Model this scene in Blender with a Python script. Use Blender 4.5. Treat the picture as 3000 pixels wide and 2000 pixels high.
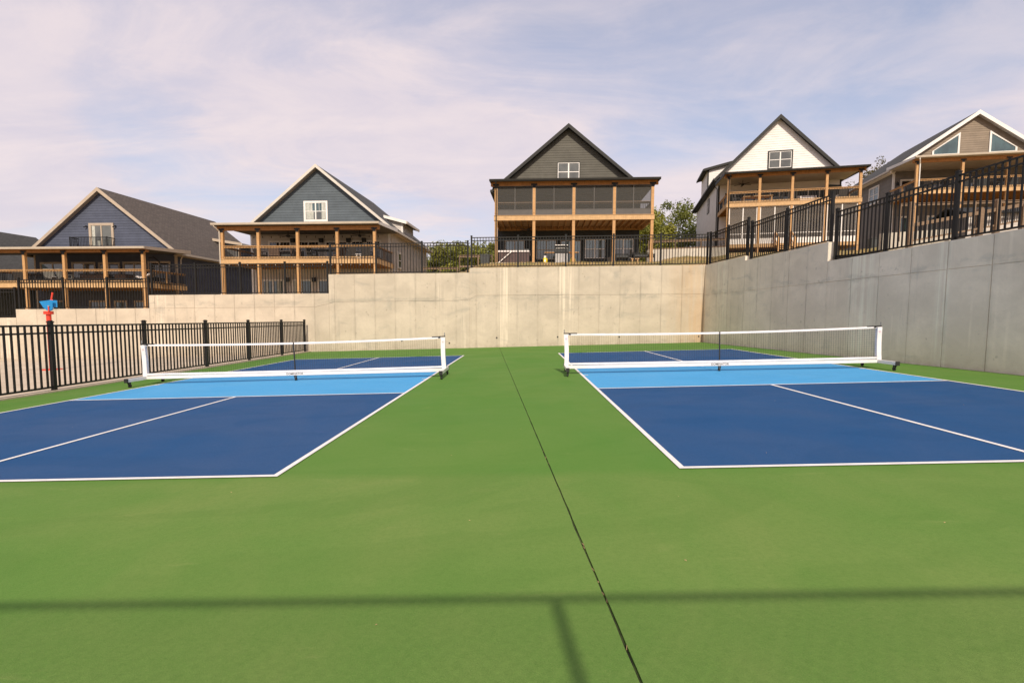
import bpy, bmesh, math, random
from mathutils import Vector, Matrix

random.seed(7)
R_ = math.radians
for o in list(bpy.data.objects):
    bpy.data.objects.remove(o)
scene = bpy.context.scene
COL = scene.collection

# ------------------------------------------------------------------ camera
CAMX, CAMY, CAMZ = -1.29913, -3.95288, 1.22325
YAW, PITCH, ROLL, FPX = 0.018113, -0.073576, 0.003901, 1436.014
cam_d = bpy.data.cameras.new('camera')
cam = bpy.data.objects.new('camera', cam_d)
COL.objects.link(cam)
cam_d.sensor_fit = 'HORIZONTAL'
cam_d.sensor_width = 36.0
cam_d.lens = 36.0 * FPX / 3000.0
cam_d.shift_x = (1500 - 1501.34) / 3000.0
cam_d.shift_y = 38.61 / 3000.0
cam_d.clip_start = 0.05
cam_d.clip_end = 3000
_cy, _sy, _cp, _sp = math.cos(YAW), math.sin(YAW), math.cos(PITCH), math.sin(PITCH)
_f = Vector((-_sy * _cp, _cy * _cp, _sp))
_r = Vector((_cy, _sy, 0))
_u = _r.cross(_f)
_r2 = _r * math.cos(ROLL) + _u * math.sin(ROLL)
_u2 = _u * math.cos(ROLL) - _r * math.sin(ROLL)
cam.matrix_world = Matrix(((_r2.x, _u2.x, -_f.x, CAMX), (_r2.y, _u2.y, -_f.y, CAMY),
                           (_r2.z, _u2.z, -_f.z, CAMZ), (0, 0, 0, 1)))
scene.camera = cam

# ------------------------------------------------------------------ sky and sun
SUN_EL, SUN_AZ = R_(38), R_(5.8)          # the sun stands behind the camera, a little to the right
SUN_DIR = Vector((math.sin(SUN_AZ) * math.cos(SUN_EL), -math.cos(SUN_AZ) * math.cos(SUN_EL), math.sin(SUN_EL)))
world = bpy.data.worlds.new('World')
scene.world = world
world.use_nodes = True
wn, wl = world.node_tree.nodes, world.node_tree.links
wn.clear()
w_out = wn.new('ShaderNodeOutputWorld')
w_bg = wn.new('ShaderNodeBackground')
w_bg.inputs['Strength'].default_value = 0.1
sky = wn.new('ShaderNodeTexSky')
sky.sky_type = 'NISHITA'
sky.sun_disc = False
sky.sun_elevation = SUN_EL
sky.sun_rotation = math.pi - SUN_AZ
sky.air_density = 1.0
sky.dust_density = 1.6
sky.ozone_density = 1.4
w_tc = wn.new('ShaderNodeTexCoord')
w_sep = wn.new('ShaderNodeSeparateXYZ')
wl.new(w_tc.outputs['Generated'], w_sep.inputs[0])


def wmath(op, a, b=None, clamp=False):
    n = wn.new('ShaderNodeMath')
    n.operation = op
    n.use_clamp = clamp
    for i, v in enumerate((a, b)):
        if v is None:
            continue
        if isinstance(v, (int, float)):
            n.inputs[i].default_value = v
        else:
            wl.new(v, n.inputs[i])
    return n.outputs[0]


w_z = wmath('ADD', wmath('MAXIMUM', w_sep.outputs[2], 0.0), 0.16)
w_px = wmath('DIVIDE', w_sep.outputs[0], w_z)
w_py = wmath('DIVIDE', w_sep.outputs[1], w_z)
w_cmb = wn.new('ShaderNodeCombineXYZ')
wl.new(w_px, w_cmb.inputs[0])
wl.new(w_py, w_cmb.inputs[1])


def wnoise(scale, detail, rough, dist, rot, sx, sy, off):
    m = wn.new('ShaderNodeMapping')
    m.inputs['Rotation'].default_value = (0, 0, rot)
    m.inputs['Scale'].default_value = (sx, sy, 1)
    m.inputs['Location'].default_value = off
    wl.new(w_cmb.outputs[0], m.inputs[0])
    n = wn.new('ShaderNodeTexNoise')
    n.inputs['Scale'].default_value = scale
    n.inputs['Detail'].default_value = detail
    n.inputs['Roughness'].default_value = rough
    n.inputs['Distortion'].default_value = dist
    wl.new(m.outputs[0], n.inputs['Vector'])
    return n.outputs['Fac']


def wramp(sock, a, b):
    m = wn.new('ShaderNodeMapRange')
    m.interpolation_type = 'SMOOTHSTEP'
    m.inputs['From Min'].default_value = a
    m.inputs['From Max'].default_value = b
    wl.new(sock, m.inputs['Value'])
    return m.outputs['Result']


SKY_OFF = (9.19, 25.76, 0)
c_big = wramp(wnoise(0.50, 4, 0.5, 0.5, 0.5, 1, 1.0, SKY_OFF), 0.34, 0.60)        # wide sheets of cloud
c_mid = wramp(wnoise(1.5, 9, 0.60, 0.9, 0.55, 0.8, 1.6, (9.31, 28.18, 0)), 0.32, 0.70)   # streaks in the sheets
c_fine = wramp(wnoise(4.2, 8, 0.65, 0.5, 0.3, 0.9, 1.5, (1.0, 9.0, 0)), 0.3, 0.75)
veil = wramp(w_sep.outputs[2], 0.62, 0.06)                                          # thicker towards the horizon
cf = wmath('ADD', wmath('MULTIPLY', c_big, 0.56), wmath('MULTIPLY', c_mid, 0.26))
cf = wmath('ADD', cf, 0.16)
cf = wmath('ADD', cf, wmath('MULTIPLY', veil, 0.50))
cf = wmath('ADD', cf, wmath('MULTIPLY', c_fine, 0.07), clamp=True)
CLOUD_FAC = wmath('MULTIPLY', cf, 0.93)
w_shade = wn.new('ShaderNodeMix')
w_shade.data_type = 'RGBA'
wl.new(wmath('ADD', wmath('MULTIPLY', c_mid, 0.7), wmath('MULTIPLY', c_fine, 0.3)), w_shade.inputs['Factor'])
w_shade.inputs[6].default_value = (4.25, 3.85, 4.30, 1)
w_shade.inputs[7].default_value = (5.3, 4.55, 4.55, 1)
w_mix = wn.new('ShaderNodeMix')
w_mix.data_type = 'RGBA'
wl.new(CLOUD_FAC, w_mix.inputs['Factor'])
wl.new(sky.outputs[0], w_mix.inputs[6])
wl.new(w_shade.outputs[2], w_mix.inputs[7])
wl.new(w_mix.outputs[2], w_bg.inputs['Color'])
wl.new(w_bg.outputs[0], w_out.inputs['Surface'])

sun_d = bpy.data.lights.new('sun', 'SUN')
sun_d.energy = 2.55
sun_d.angle = R_(0.65)
sun_d.color = (1.0, 0.89, 0.73)
sun = bpy.data.objects.new('sun', sun_d)
COL.objects.link(sun)
sun.location = (0, -20, 30)
sun.rotation_euler = SUN_DIR.to_track_quat('Z', 'Y').to_euler()

scene.view_settings.view_transform = 'Standard'
scene.view_settings.look = 'None'
scene.view_settings.exposure = 0.79
scene.view_settings.gamma = 1.0
scene.view_settings.use_curve_mapping = False
scene.render.engine = 'CYCLES'
scene.cycles.max_bounces = 8
scene.cycles.use_denoising = True

# ------------------------------------------------------------------ helpers


class MB:
    """Collects boxes, prisms, bars and tubes; build() links them as one mesh object."""

    def __init__(self):
        self.v, self.f = [], []

    def add(self, vs, fs):
        n = len(self.v)
        self.v += [tuple(p) for p in vs]
        self.f += [tuple(i + n for i in f) for f in fs]
        return self

    def box(self, a, b):
        x0, y0, z0 = a
        x1, y1, z1 = b
        return self.add([(x0, y0, z0), (x1, y0, z0), (x1, y1, z0), (x0, y1, z0), (x0, y0, z1), (x1, y0, z1), (x1, y1, z1), (x0, y1, z1)],
                        [(3, 2, 1, 0), (4, 5, 6, 7), (0, 1, 5, 4), (1, 2, 6, 5), (2, 3, 7, 6), (3, 0, 4, 7)])

    def hexa(self, lo, hi):
        """bottom ring of four and top ring of four points, both counter-clockwise from above"""
        return self.add(list(lo) + list(hi), [(3, 2, 1, 0), (4, 5, 6, 7), (0, 1, 5, 4), (1, 2, 6, 5), (2, 3, 7, 6), (3, 0, 4, 7)])

    def bar(self, p, q, w, h, up=(0, 0, 1)):
        p, q = Vector(p), Vector(q)
        d = (q - p).normalized()
        u = Vector(up)
        if abs(d.dot(u)) > 0.98:
            u = Vector((0, 1, 0))
        s = d.cross(u).normalized()
        u = s.cross(d).normalized()
        s, u = s * w / 2, u * h / 2
        return self.hexa([p - s - u, p + s - u, q + s - u, q - s - u], [p - s + u, p + s + u, q + s + u, q - s + u])

    def prism(self, poly, fn0, fn1):
        """poly: 2-D points, fn0/fn1 map them to the two end planes"""
        n = len(poly)
        vs = [fn0(*p) for p in poly] + [fn1(*p) for p in poly]
        fs = [tuple(range(n - 1, -1, -1)), tuple(range(n, 2 * n))]
        for i in range(n):
            j = (i + 1) % n
            fs.append((i, j, n + j, n + i))
        return self.add(vs, fs)

    def tube(self, pts, radii, seg=8, cap=True):
        pts = [Vector(p) for p in pts]
        if isinstance(radii, (int, float)):
            radii = [radii] * len(pts)
        rings = []
        prev = None
        for i, p in enumerate(pts):
            d = (pts[min(i + 1, len(pts) - 1)] - pts[max(i - 1, 0)]).normalized()
            a = prev if prev is not None else (Vector((1, 0, 0)) if abs(d.x) < 0.9 else Vector((0, 1, 0)))
            s = d.cross(a)
            if s.length < 1e-6:
                s = d.cross(Vector((0, 1, 0)))
            s.normalize()
            t = s.cross(d).normalized()
            prev = t
            rings.append([p + (s * math.cos(2 * math.pi * k / seg) + t * math.sin(2 * math.pi * k / seg)) * radii[i] for k in range(seg)])
        vs = [v for r in rings for v in r]
        fs = []
        for i in range(len(pts) - 1):
            for k in range(seg):
                a, b = i * seg + k, i * seg + (k + 1) % seg
                fs.append((a, b, b + seg, a + seg))
        if cap:
            fs.append(tuple(range(seg - 1, -1, -1)))
            fs.append(tuple(range((len(pts) - 1) * seg, len(pts) * seg)))
        return self.add(vs, fs)

    def mesh(self, name, mat, smooth=False, fix=True):
        m = bpy.data.meshes.new(name)
        m.from_pydata(self.v, [], self.f)
        if fix:
            bm = bmesh.new()
            bm.from_mesh(m)
            bmesh.ops.recalc_face_normals(bm, faces=bm.faces)
            bm.to_mesh(m)
            bm.free()
        if smooth:
            m.polygons.foreach_set('use_smooth', [True] * len(m.polygons))
        if mat:
            m.materials.append(mat)
        m.update()
        return m

    def build(self, name, mat, parent=None, smooth=False, fix=True):
        return put(name, self.mesh(name, mat, smooth, fix), parent)


def put(name, mesh, parent=None, loc=(0, 0, 0), rot=(0, 0, 0), scale=(1, 1, 1)):
    o = bpy.data.objects.new(name, mesh)
    COL.objects.link(o)
    o.parent = parent
    o.location = loc
    o.rotation_euler = rot
    o.scale = scale
    return o


def tag(o, label=None, cat=None, group=None, kind=None):
    if label:
        o['label'] = label
    if cat:
        o['category'] = cat
    if group:
        o['group'] = group
    if kind:
        o['kind'] = kind
    return o


def thing(name, label, cat, loc=(0, 0, 0), rz=0, group=None):
    o = bpy.data.objects.new(name, None)
    o.empty_display_size = 0.2
    COL.objects.link(o)
    o.location = loc
    o.rotation_euler = (0, 0, rz)
    return tag(o, label, cat, group)


def copy_tree(o, parent=None):
    c = o.copy()
    COL.objects.link(c)
    c.parent = parent
    for ch in list(o.children):
        copy_tree(ch, c)
    return c


# ------------------------------------------------------------------ materials
MATS = {}


class NT:
    def __init__(self, name):
        self.m = bpy.data.materials.new(name)
        self.m.use_nodes = True
        self.n, self.l = self.m.node_tree.nodes, self.m.node_tree.links
        self.b = self.n['Principled BSDF']
        MATS[name] = self.m

    def val(self, sock, v):
        if isinstance(v, (int, float)):
            sock.default_value = v
        elif isinstance(v, tuple):
            sock.default_value = v if len(v) == len(sock.default_value) else (*v, 1)
        else:
            self.l.new(v, sock)

    def pos(self, scale=(1, 1, 1), rot=(0, 0, 0), obj=False):
        m = self.n.new('ShaderNodeMapping')
        m.inputs['Scale'].default_value = scale
        m.inputs['Rotation'].default_value = rot
        if obj:
            self.l.new(self.n.new('ShaderNodeTexCoord').outputs['Object'], m.inputs[0])
        else:
            self.l.new(self.n.new('ShaderNodeNewGeometry').outputs['Position'], m.inputs[0])
        return m.outputs[0]

    def noise(self, vec, scale=1.0, detail=4, rough=0.55, dist=0.0):
        n = self.n.new('ShaderNodeTexNoise')
        n.inputs['Scale'].default_value = scale
        n.inputs['Detail'].default_value = detail
        n.inputs['Roughness'].default_value = rough
        n.inputs['Distortion'].default_value = dist
        self.l.new(vec, n.inputs['Vector'])
        return n.outputs['Fac']

    def ramp(self, v, a, b, lo=0.0, hi=1.0):
        n = self.n.new('ShaderNodeMapRange')
        n.interpolation_type = 'SMOOTHSTEP'
        for k, x in zip(('From Min', 'From Max', 'To Min', 'To Max'), (a, b, lo, hi)):
            n.inputs[k].default_value = x
        self.val(n.inputs['Value'], v)
        return n.outputs['Result']

    def math(self, op, a, b=0.0, clamp=False):
        n = self.n.new('ShaderNodeMath')
        n.operation = op
        n.use_clamp = clamp
        self.val(n.inputs[0], a)
        self.val(n.inputs[1], b)
        return n.outputs[0]

    def mix(self, fac, a, b, blend='MIX'):
        n = self.n.new('ShaderNodeMix')
        n.data_type = 'RGBA'
        n.blend_type = blend
        self.val(n.inputs['Factor'], fac)
        self.val(n.inputs[6], a)
        self.val(n.inputs[7], b)
        return n.outputs[2]

    def bump(self, h, strength=0.3, dist=0.01):
        n = self.n.new('ShaderNodeBump')
        n.inputs['Strength'].default_value = strength
        n.inputs['Distance'].default_value = dist
        self.l.new(h, n.inputs['Height'])
        self.l.new(n.outputs[0], self.b.inputs['Normal'])

    def rnd(self):
        return self.n.new('ShaderNodeObjectInfo').outputs['Random']

    def sep(self, vec):
        n = self.n.new('ShaderNodeSeparateXYZ')
        self.l.new(vec, n.inputs[0])
        return n.outputs

    def done(self, color, rough=0.7, metal=0.0, ior=1.5, spec=0.5):
        self.b.inputs['Specular IOR Level'].default_value = spec
        self.val(self.b.inputs['Base Color'], color)
        self.val(self.b.inputs['Roughness'], rough)
        self.b.inputs['Metallic'].default_value = metal
        self.b.inputs['IOR'].default_value = ior
        return self.m


def sc(c, k):
    return tuple(min(1, x * k) for x in c)


def painted(name, c, rough=0.6, var=0.12, scale=3.0, bump=0.0, rnd=0.0, metal=0.0, spec=0.5):
    t = NT(name)
    p = t.pos()
    n = t.noise(p, scale, 5)
    col = t.mix(t.ramp(n, 0.3, 0.7), sc(c, 1 - var), sc(c, 1 + var))
    if rnd:
        col = t.mix(t.math('MULTIPLY', t.rnd(), rnd), col, sc(c, 0.55))
    if bump:
        t.bump(t.noise(p, 60, 3), bump, 0.004)
    return t.done(col, rough, metal, spec=spec)


def wood(name, c, dark=0.6, rough=0.75, obj=True):
    t = NT(name)
    g1 = t.noise(t.pos((9, 9, 1.2)), 2.0, 6, 0.6, 0.6)
    g2 = t.noise(t.pos((1.2, 9, 9)), 2.0, 6, 0.6, 0.6)
    g = t.math('MULTIPLY', t.math('ADD', g1, g2), 0.5)
    col = t.mix(t.ramp(g, 0.36, 0.64), sc(c, dark), sc(c, 1.12))
    col = t.mix(t.math('MULTIPLY', t.rnd(), 0.35), col, sc((c[0] * 0.9, c[1] * 0.85, c[2] * 0.8), 0.72))
    wet = t.ramp(t.noise(t.pos((0.7, 0.7, 0.7)), 1.0, 3), 0.45, 0.7)
    col = t.mix(t.math('MULTIPLY', wet, 0.25), col, (c[0] * 0.95, c[1] * 0.98, c[2] * 1.15))
    t.bump(g, 0.25, 0.004)
    return t.done(col, rough)


def concrete(name, c, streak=1.0, seam=True, smear=None):
    t = NT(name)
    p = t.pos()
    s = t.sep(p)
    big = t.ramp(t.noise(t.pos((1, 1, 1.3)), 0.9, 6, 0.6, 0.4), 0.3, 0.72)
    col = t.mix(big, sc(c, 0.86), sc(c, 1.10))
    fine = t.ramp(t.noise(p, 14, 6, 0.7), 0.3, 0.7)
    col = t.mix(t.math('MULTIPLY', fine, 0.22), col, sc(c, 0.78))
    # each formed panel cured a little differently
    col = t.mix(t.math('MULTIPLY', t.rnd(), 0.22), col, sc((c[0] * 1.0, c[1] * 0.97, c[2] * 0.92), 0.80))
    # pale lime runs from the top of the wall
    where = t.ramp(t.noise(t.pos((0.95, 0.95, 0.02)), 0.8, 2, 0.5), 0.585, 0.66)
    thin = t.ramp(t.noise(t.pos((11, 11, 0.12)), 1.0, 3, 0.6, 0.2), 0.42, 0.62)
    fade = t.ramp(t.noise(t.pos((2, 2, 0.6)), 1.0, 3), 0.3, 0.6)
    run = t.math('MULTIPLY', t.math('MULTIPLY', where, thin), fade)
    col = t.mix(t.math('MULTIPLY', run, 0.75 * streak), col, (min(1, c[0] * 1.5), min(1, c[1] * 1.5), min(1, c[2] * 1.5)))
    # grey damp blotches
    bl = t.ramp(t.noise(t.pos((0.55, 0.55, 1.1)), 1.3, 7, 0.68, 0.8), 0.56, 0.72)
    col = t.mix(t.math('MULTIPLY', bl, 0.50), col, sc((c[0] * 0.92, c[1], c[2] * 1.08), 0.62))
    if smear:
        # damp smears that follow the vertical form joints
        ax_, per, off = smear
        ph = t.math('FRACT', t.math('ADD', t.math('DIVIDE', t.math('SUBTRACT', s[ax_], off), per), 100.5))
        ph = t.math('ABSOLUTE', t.math('SUBTRACT', ph, 0.5))
        ph = t.math('ADD', ph, t.math('MULTIPLY', t.math('SUBTRACT', t.noise(t.pos((2, 2, 1.2)), 2.0, 5, 0.7), 0.5), 0.14))
        sm = t.math('MULTIPLY', t.ramp(ph, 0.085, 0.0), t.ramp(t.noise(t.pos((0.9, 0.9, 0.7)), 1.4, 4, 0.6), 0.38, 0.66))
        col = t.mix(t.math('MULTIPLY', sm, 0.36), col, sc((c[0] * 0.95, c[1], c[2] * 1.03), 0.56))
        hl = t.math('MULTIPLY', t.ramp(t.noise(t.pos((7, 7, 0.25)), 1.0, 4, 0.6), 0.52, 0.68), t.ramp(t.noise(t.pos((0.8, 0.8, 0.8)), 1.0, 3), 0.45, 0.62))
        col = t.mix(t.math('MULTIPLY', hl, 0.30), col, sc(c, 1.22))
    if seam:
        # grey band of bleed under the second lift of forms, rust where the two walls meet
        zz = t.math('SUBTRACT', s[2], t.math('MULTIPLY', s[0], 0.022))
        zz = t.math('ADD', zz, t.math('MULTIPLY', t.noise(t.pos((1.3, 1.3, 0.3)), 1.7, 6, 0.7), 0.45))
        band = t.math('MULTIPLY', t.ramp(zz, 2.20, 2.36), t.ramp(zz, 2.56, 2.44))
        band = t.math('MULTIPLY', band, t.ramp(t.noise(t.pos((0.9, 0.9, 2.5)), 1.5, 6, 0.7), 0.44, 0.62))
        col = t.mix(t.math('MULTIPLY', band, 0.42), col, sc((c[0] * 0.9, c[1], c[2] * 1.06), 0.55))
        rust = t.math('MULTIPLY', t.ramp(s[0], 4.6, 6.9), t.ramp(s[1], 17.9, 18.05))
        rust = t.math('MULTIPLY', rust, t.ramp(t.noise(t.pos((3.5, 3.5, 0.35)), 1.0, 5), 0.28, 0.66))
        col = t.mix(t.math('MULTIPLY', rust, 0.5), col, (c[0] * 1.0, c[1] * 0.70, c[2] * 0.40))
    # drips that start at the form ties, and splash dirt along the foot
    drip = t.math('MULTIPLY', t.ramp(t.noise(t.pos((4.5, 4.5, 0.5)), 1.0, 4, 0.6, 0.3), 0.58, 0.70), t.ramp(t.noise(t.pos((0.6, 0.6, 0.9)), 1.0, 3), 0.42, 0.6))
    col = t.mix(t.math('MULTIPLY', drip, 0.35), col, sc((c[0] * 0.95, c[1], c[2] * 1.05), 0.62))
    foot = t.math('SUBTRACT', s[2], t.math('MULTIPLY', s[0], 0.0294))
    foot = t.math('MULTIPLY', t.ramp(foot, 0.35, 0.0), t.ramp(t.noise(t.pos((2, 2, 3)), 2.2, 5, 0.7), 0.35, 0.7))
    col = t.mix(t.math('MULTIPLY', foot, 0.40), col, (c[0] * 0.55, c[1] * 0.5, c[2] * 0.42))
    spot = t.ramp(t.noise(p, 2.6, 4, 0.75, 1.0), 0.66, 0.72)
    col = t.mix(t.math('MULTIPLY', spot, 0.35), col, sc(c, 0.58))
    pits = t.ramp(t.noise(p, 5.5, 3, 0.5), 0.68, 0.74)
    col = t.mix(t.math('MULTIPLY', pits, 0.45), col, sc(c, 0.5))
    hgt = t.math('ADD', t.noise(p, 7, 6, 0.6), t.math('MULTIPLY', t.noise(p, 70, 3), 0.25))
    t.bump(hgt, 0.25, 0.012)
    return t.done(col, 0.88)


def court_paint(name, c, c2, dusty=False):
    t = NT(name)
    p = t.pos()
    big = t.ramp(t.noise(p, 0.28, 5, 0.55, 1.2), 0.33, 0.68)
    mid = t.ramp(t.noise(t.pos((1, 0.6, 1)), 1.1, 6, 0.6, 0.7), 0.3, 0.72)
    fac = t.math('ADD', t.math('MULTIPLY', big, 0.62), t.math('MULTIPLY', mid, 0.38), clamp=True)
    col = t.mix(fac, c, c2)
    fine = t.noise(p, 34, 5, 0.7)
    col = t.mix(t.math('MULTIPLY', t.ramp(fine, 0.35, 0.72), 0.28), col, sc(c, 0.70))
    grit = t.ramp(t.noise(p, 150, 3, 0.8), 0.35, 0.75)
    col = t.mix(t.math('MULTIPLY', grit, 0.30), col, sc((c2[0] * 1.15, c2[1] * 1.1, c2[2] * 1.2), 1.1))
    arc = t.ramp(t.noise(t.pos((0.35, 0.9, 1), (0, 0, -0.45)), 0.9, 3, 0.5, 2.2), 0.50, 0.56)
    col = t.mix(t.math('MULTIPLY', arc, 0.17), col, sc(c, 0.80))
    if dusty:
        # the apron in front of the baselines is a duller coat than the strip between the courts
        yy = t.math('ADD', t.sep(p)[1], t.math('MULTIPLY', t.noise(p, 0.5, 4), 0.5))
        col = t.mix(t.ramp(yy, 0.34, 0.02), t.mix(0.55, col, c), t.mix(0.12, col, sc(c2, 1.05)))
    scuff = t.math('MULTIPLY', t.ramp(t.noise(t.pos((0.9, 3.0, 1), (0, 0, 0.5)), 1.6, 6, 0.7, 0.5), 0.60, 0.74), 0.22)
    col = t.mix(scuff, col, sc((c2[0] * 1.1 + 0.02, c2[1] * 1.0, c2[2] * 1.1 + 0.01), 1.25))
    rough = t.ramp(t.noise(p, 0.6, 4), 0.3, 0.7, 0.70, 0.88)
    hgt = t.math('ADD', t.math('MULTIPLY', t.noise(p, 240, 2), 0.5), t.noise(p, 45, 5, 0.7))
    t.bump(hgt, 0.45, 0.005)
    return t.done(col, rough, spec=0.05)


def shingles(name, c):
    t = NT(name)
    n = t.n.new('ShaderNodeTexBrick')
    t.l.new(t.n.new('ShaderNodeTexCoord').outputs['UV'], n.inputs['Vector'])
    n.inputs['Color1'].default_value = (*sc(c, 0.75), 1)
    n.inputs['Color2'].default_value = (*sc(c, 1.3), 1)
    n.inputs['Mortar'].default_value = (*sc(c, 0.4), 1)
    n.inputs['Scale'].default_value = 1
    n.inputs['Mortar Size'].default_value = 0.012
    n.inputs['Brick Width'].default_value = 0.30
    n.inputs['Row Height'].default_value = 0.145
    col = t.mix(t.math('MULTIPLY', t.noise(t.pos(), 9, 5, 0.7), 0.6), n.outputs['Color'], sc(c, 0.9))
    t.bump(n.outputs['Fac'], -0.4, 0.01)
    return t.done(col, 0.9)


def leaf_mat(name, c, c2):
    t = NT(name)
    at = t.n.new('ShaderNodeAttribute')
    at.attribute_name = 'tint'
    col = t.mix(at.outputs['Fac'], c, c2)
    col = t.mix(t.math('MULTIPLY', t.ramp(t.noise(t.pos(), 0.45, 3), 0.35, 0.65), 0.5), col, sc(c, 0.7))
    t.val(t.b.inputs['Base Color'], col)
    t.b.inputs['Roughness'].default_value = 0.55
    tr = t.n.new('ShaderNodeBsdfTranslucent')
    t.val(tr.inputs['Color'], col)
    mx = t.n.new('ShaderNodeMixShader')
    mx.inputs[0].default_value = 0.32
    t.l.new(t.b.outputs[0], mx.inputs[1])
    t.l.new(tr.outputs[0], mx.inputs[2])
    t.l.new(mx.outputs[0], t.n['Material Output'].inputs['Surface'])
    return t.m


def glass_mat(name, c, ior=2.0, rough=0.04):
    t = NT(name)
    col = t.mix(t.ramp(t.noise(t.pos((1, 1, 0.6)), 1.2, 3), 0.35, 0.65), sc(c, 0.7), sc(c, 1.25))
    return t.done(col, rough, 0.0, ior)


def screen_mat(name, c, opacity):
    t = NT(name)
    t.val(t.b.inputs['Base Color'], c)
    t.b.inputs['Roughness'].default_value = 0.7
    tr = t.n.new('ShaderNodeBsdfTransparent')
    mx = t.n.new('ShaderNodeMixShader')
    mx.inputs[0].default_value = opacity
    t.l.new(tr.outputs[0], mx.inputs[1])
    t.l.new(t.b.outputs[0], mx.inputs[2])
    t.l.new(mx.outputs[0], t.n['Material Output'].inputs['Surface'])
    return t.m


def grass_mat(name):
    t = NT(name)
    p = t.pos()
    a = t.ramp(t.noise(p, 0.5, 6, 0.6, 0.5), 0.38, 0.62)
    b = t.ramp(t.noise(p, 5, 6, 0.7), 0.35, 0.7)
    col = t.mix(a, (0.17, 0.165, 0.050), (0.47, 0.28, 0.12))
    col = t.mix(t.math('MULTIPLY', b, 0.5), col, (0.50, 0.37, 0.17))
    t.bump(t.noise(p, 20, 5, 0.7), 0.8, 0.05)
    return t.done(col, 0.95)


concrete('wall_concrete', (0.525, 0.448, 0.352), 0.9, True, (0, 0.914, -2.41))
concrete('side_concrete', (0.76, 0.670, 0.555), 0.5, True, (1, 0.905, 5.74))  # greyer concrete, its colour also raised to brighten the wall in shade
concrete('pad_concrete', (0.60, 0.49, 0.37), 0.0, False)
concrete('block_wall', (0.52, 0.47, 0.40), 0.6, False)
court_paint('court_green', (0.086, 0.198, 0.036), (0.168, 0.232, 0.064), True)
court_paint('court_blue', (0.016, 0.074, 0.196), (0.044, 0.088, 0.190))
court_paint('court_light_blue', (0.072, 0.315, 0.60), (0.095, 0.33, 0.585))
painted('line_white', (0.76, 0.72, 0.70), 0.6, 0.06, 8, 0.2)
painted('joint_dark', (0.040, 0.055, 0.014), 0.95, 0.7, 7)
painted('black_metal', (0.009, 0.0085, 0.008), 0.42, 0.15, 3, spec=0.3)
painted('galvanized', (0.30, 0.30, 0.31), 0.4, 0.2, 8, 0, 0, 0.7)
painted('net_white', (0.74, 0.70, 0.71), 0.8, 0.08, 6, 0.2)
painted('beam_white', (0.72, 0.68, 0.66), 0.4, 0.06, 5)
painted('cord_black', (0.02, 0.02, 0.022), 0.8, 0.2, 9)
painted('rubber_black', (0.012, 0.012, 0.012), 0.6, 0.2, 9)
painted('badge_grey', (0.40, 0.34, 0.48), 0.5, 0.1, 9)
painted('badge_green', (0.42, 0.45, 0.26), 0.5, 0.1, 9)
painted('badge_violet', (0.45, 0.25, 0.60), 0.5, 0.1, 9)
painted('badge_orange', (0.60, 0.40, 0.24), 0.5, 0.1, 9)
painted('badge_red', (0.52, 0.22, 0.30), 0.5, 0.1, 9)
painted('red_paint', (0.62, 0.045, 0.022), 0.35, 0.1, 4)
painted('blue_plastic', (0.012, 0.22, 0.52), 0.35, 0.1, 4)
wood('cedar', (0.53, 0.30, 0.125), 0.72)
wood('cedar_beam', (0.42, 0.185, 0.055))
wood('deck_wood', (0.55, 0.345, 0.165), 0.75)
wood('grey_wood', (0.22, 0.145, 0.09))
wood('joist_wood', (0.42, 0.215, 0.07))
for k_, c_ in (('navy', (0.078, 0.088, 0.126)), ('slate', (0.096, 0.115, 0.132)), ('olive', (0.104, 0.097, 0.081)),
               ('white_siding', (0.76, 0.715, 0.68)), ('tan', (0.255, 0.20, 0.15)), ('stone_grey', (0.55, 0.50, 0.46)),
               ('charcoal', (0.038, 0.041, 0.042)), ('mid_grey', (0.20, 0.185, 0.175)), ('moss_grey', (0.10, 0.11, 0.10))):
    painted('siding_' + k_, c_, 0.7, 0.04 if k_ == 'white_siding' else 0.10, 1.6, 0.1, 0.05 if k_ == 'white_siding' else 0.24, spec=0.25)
painted('trim_beige', (0.42, 0.335, 0.255), 0.6, 0.06, 2)
painted('trim_white', (0.74, 0.70, 0.66), 0.55, 0.05, 2)
painted('trim_cream', (0.56, 0.51, 0.45), 0.55, 0.05, 2)
painted('trim_dark', (0.024, 0.023, 0.021), 0.6, 0.12, 2, spec=0.25)
painted('trim_gutter', (0.52, 0.45, 0.37), 0.45, 0.06, 2)
painted('ceiling_dark', (0.09, 0.082, 0.075), 0.8, 0.1, 2)
painted('ceiling_light', (0.42, 0.38, 0.34), 0.8, 0.08, 2)
painted('curtain', (0.50, 0.50, 0.44), 0.9, 0.15, 6)
painted('blind_grey', (0.21, 0.20, 0.18), 0.8, 0.1, 6)
shingles('shingle_brown', (0.092, 0.072, 0.060))
shingles('shingle_dark', (0.055, 0.053, 0.050))
glass_mat('glass_dark', (0.012, 0.014, 0.015), 1.8)
glass_mat('glass_grey', (0.085, 0.088, 0.078), 1.9)
glass_mat('glass_blue_reflection', (0.10, 0.155, 0.185), 1.9)  # bluish sky reflection put into the pane colour
glass_mat('glass_teal_reflection', (0.045, 0.085, 0.09), 1.9)  # teal of the reflections painted into the base colour of these panes
screen_mat('insect_screen', (0.05, 0.046, 0.04, 1), 0.50)
screen_mat('light_screen', (0.16, 0.14, 0.12, 1), 0.40)
painted('kick_panel', (0.085, 0.077, 0.072), 0.7, 0.08, 3)
painted('wicker', (0.045, 0.036, 0.030), 0.8, 0.3, 30)
painted('wicker_brown', (0.13, 0.080, 0.055), 0.8, 0.3, 30)
painted('steel', (0.42, 0.40, 0.38), 0.35, 0.1, 6, 0, 0, 0.6)
painted('tub_brown', (0.060, 0.030, 0.026), 0.5, 0.2, 5)
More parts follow.
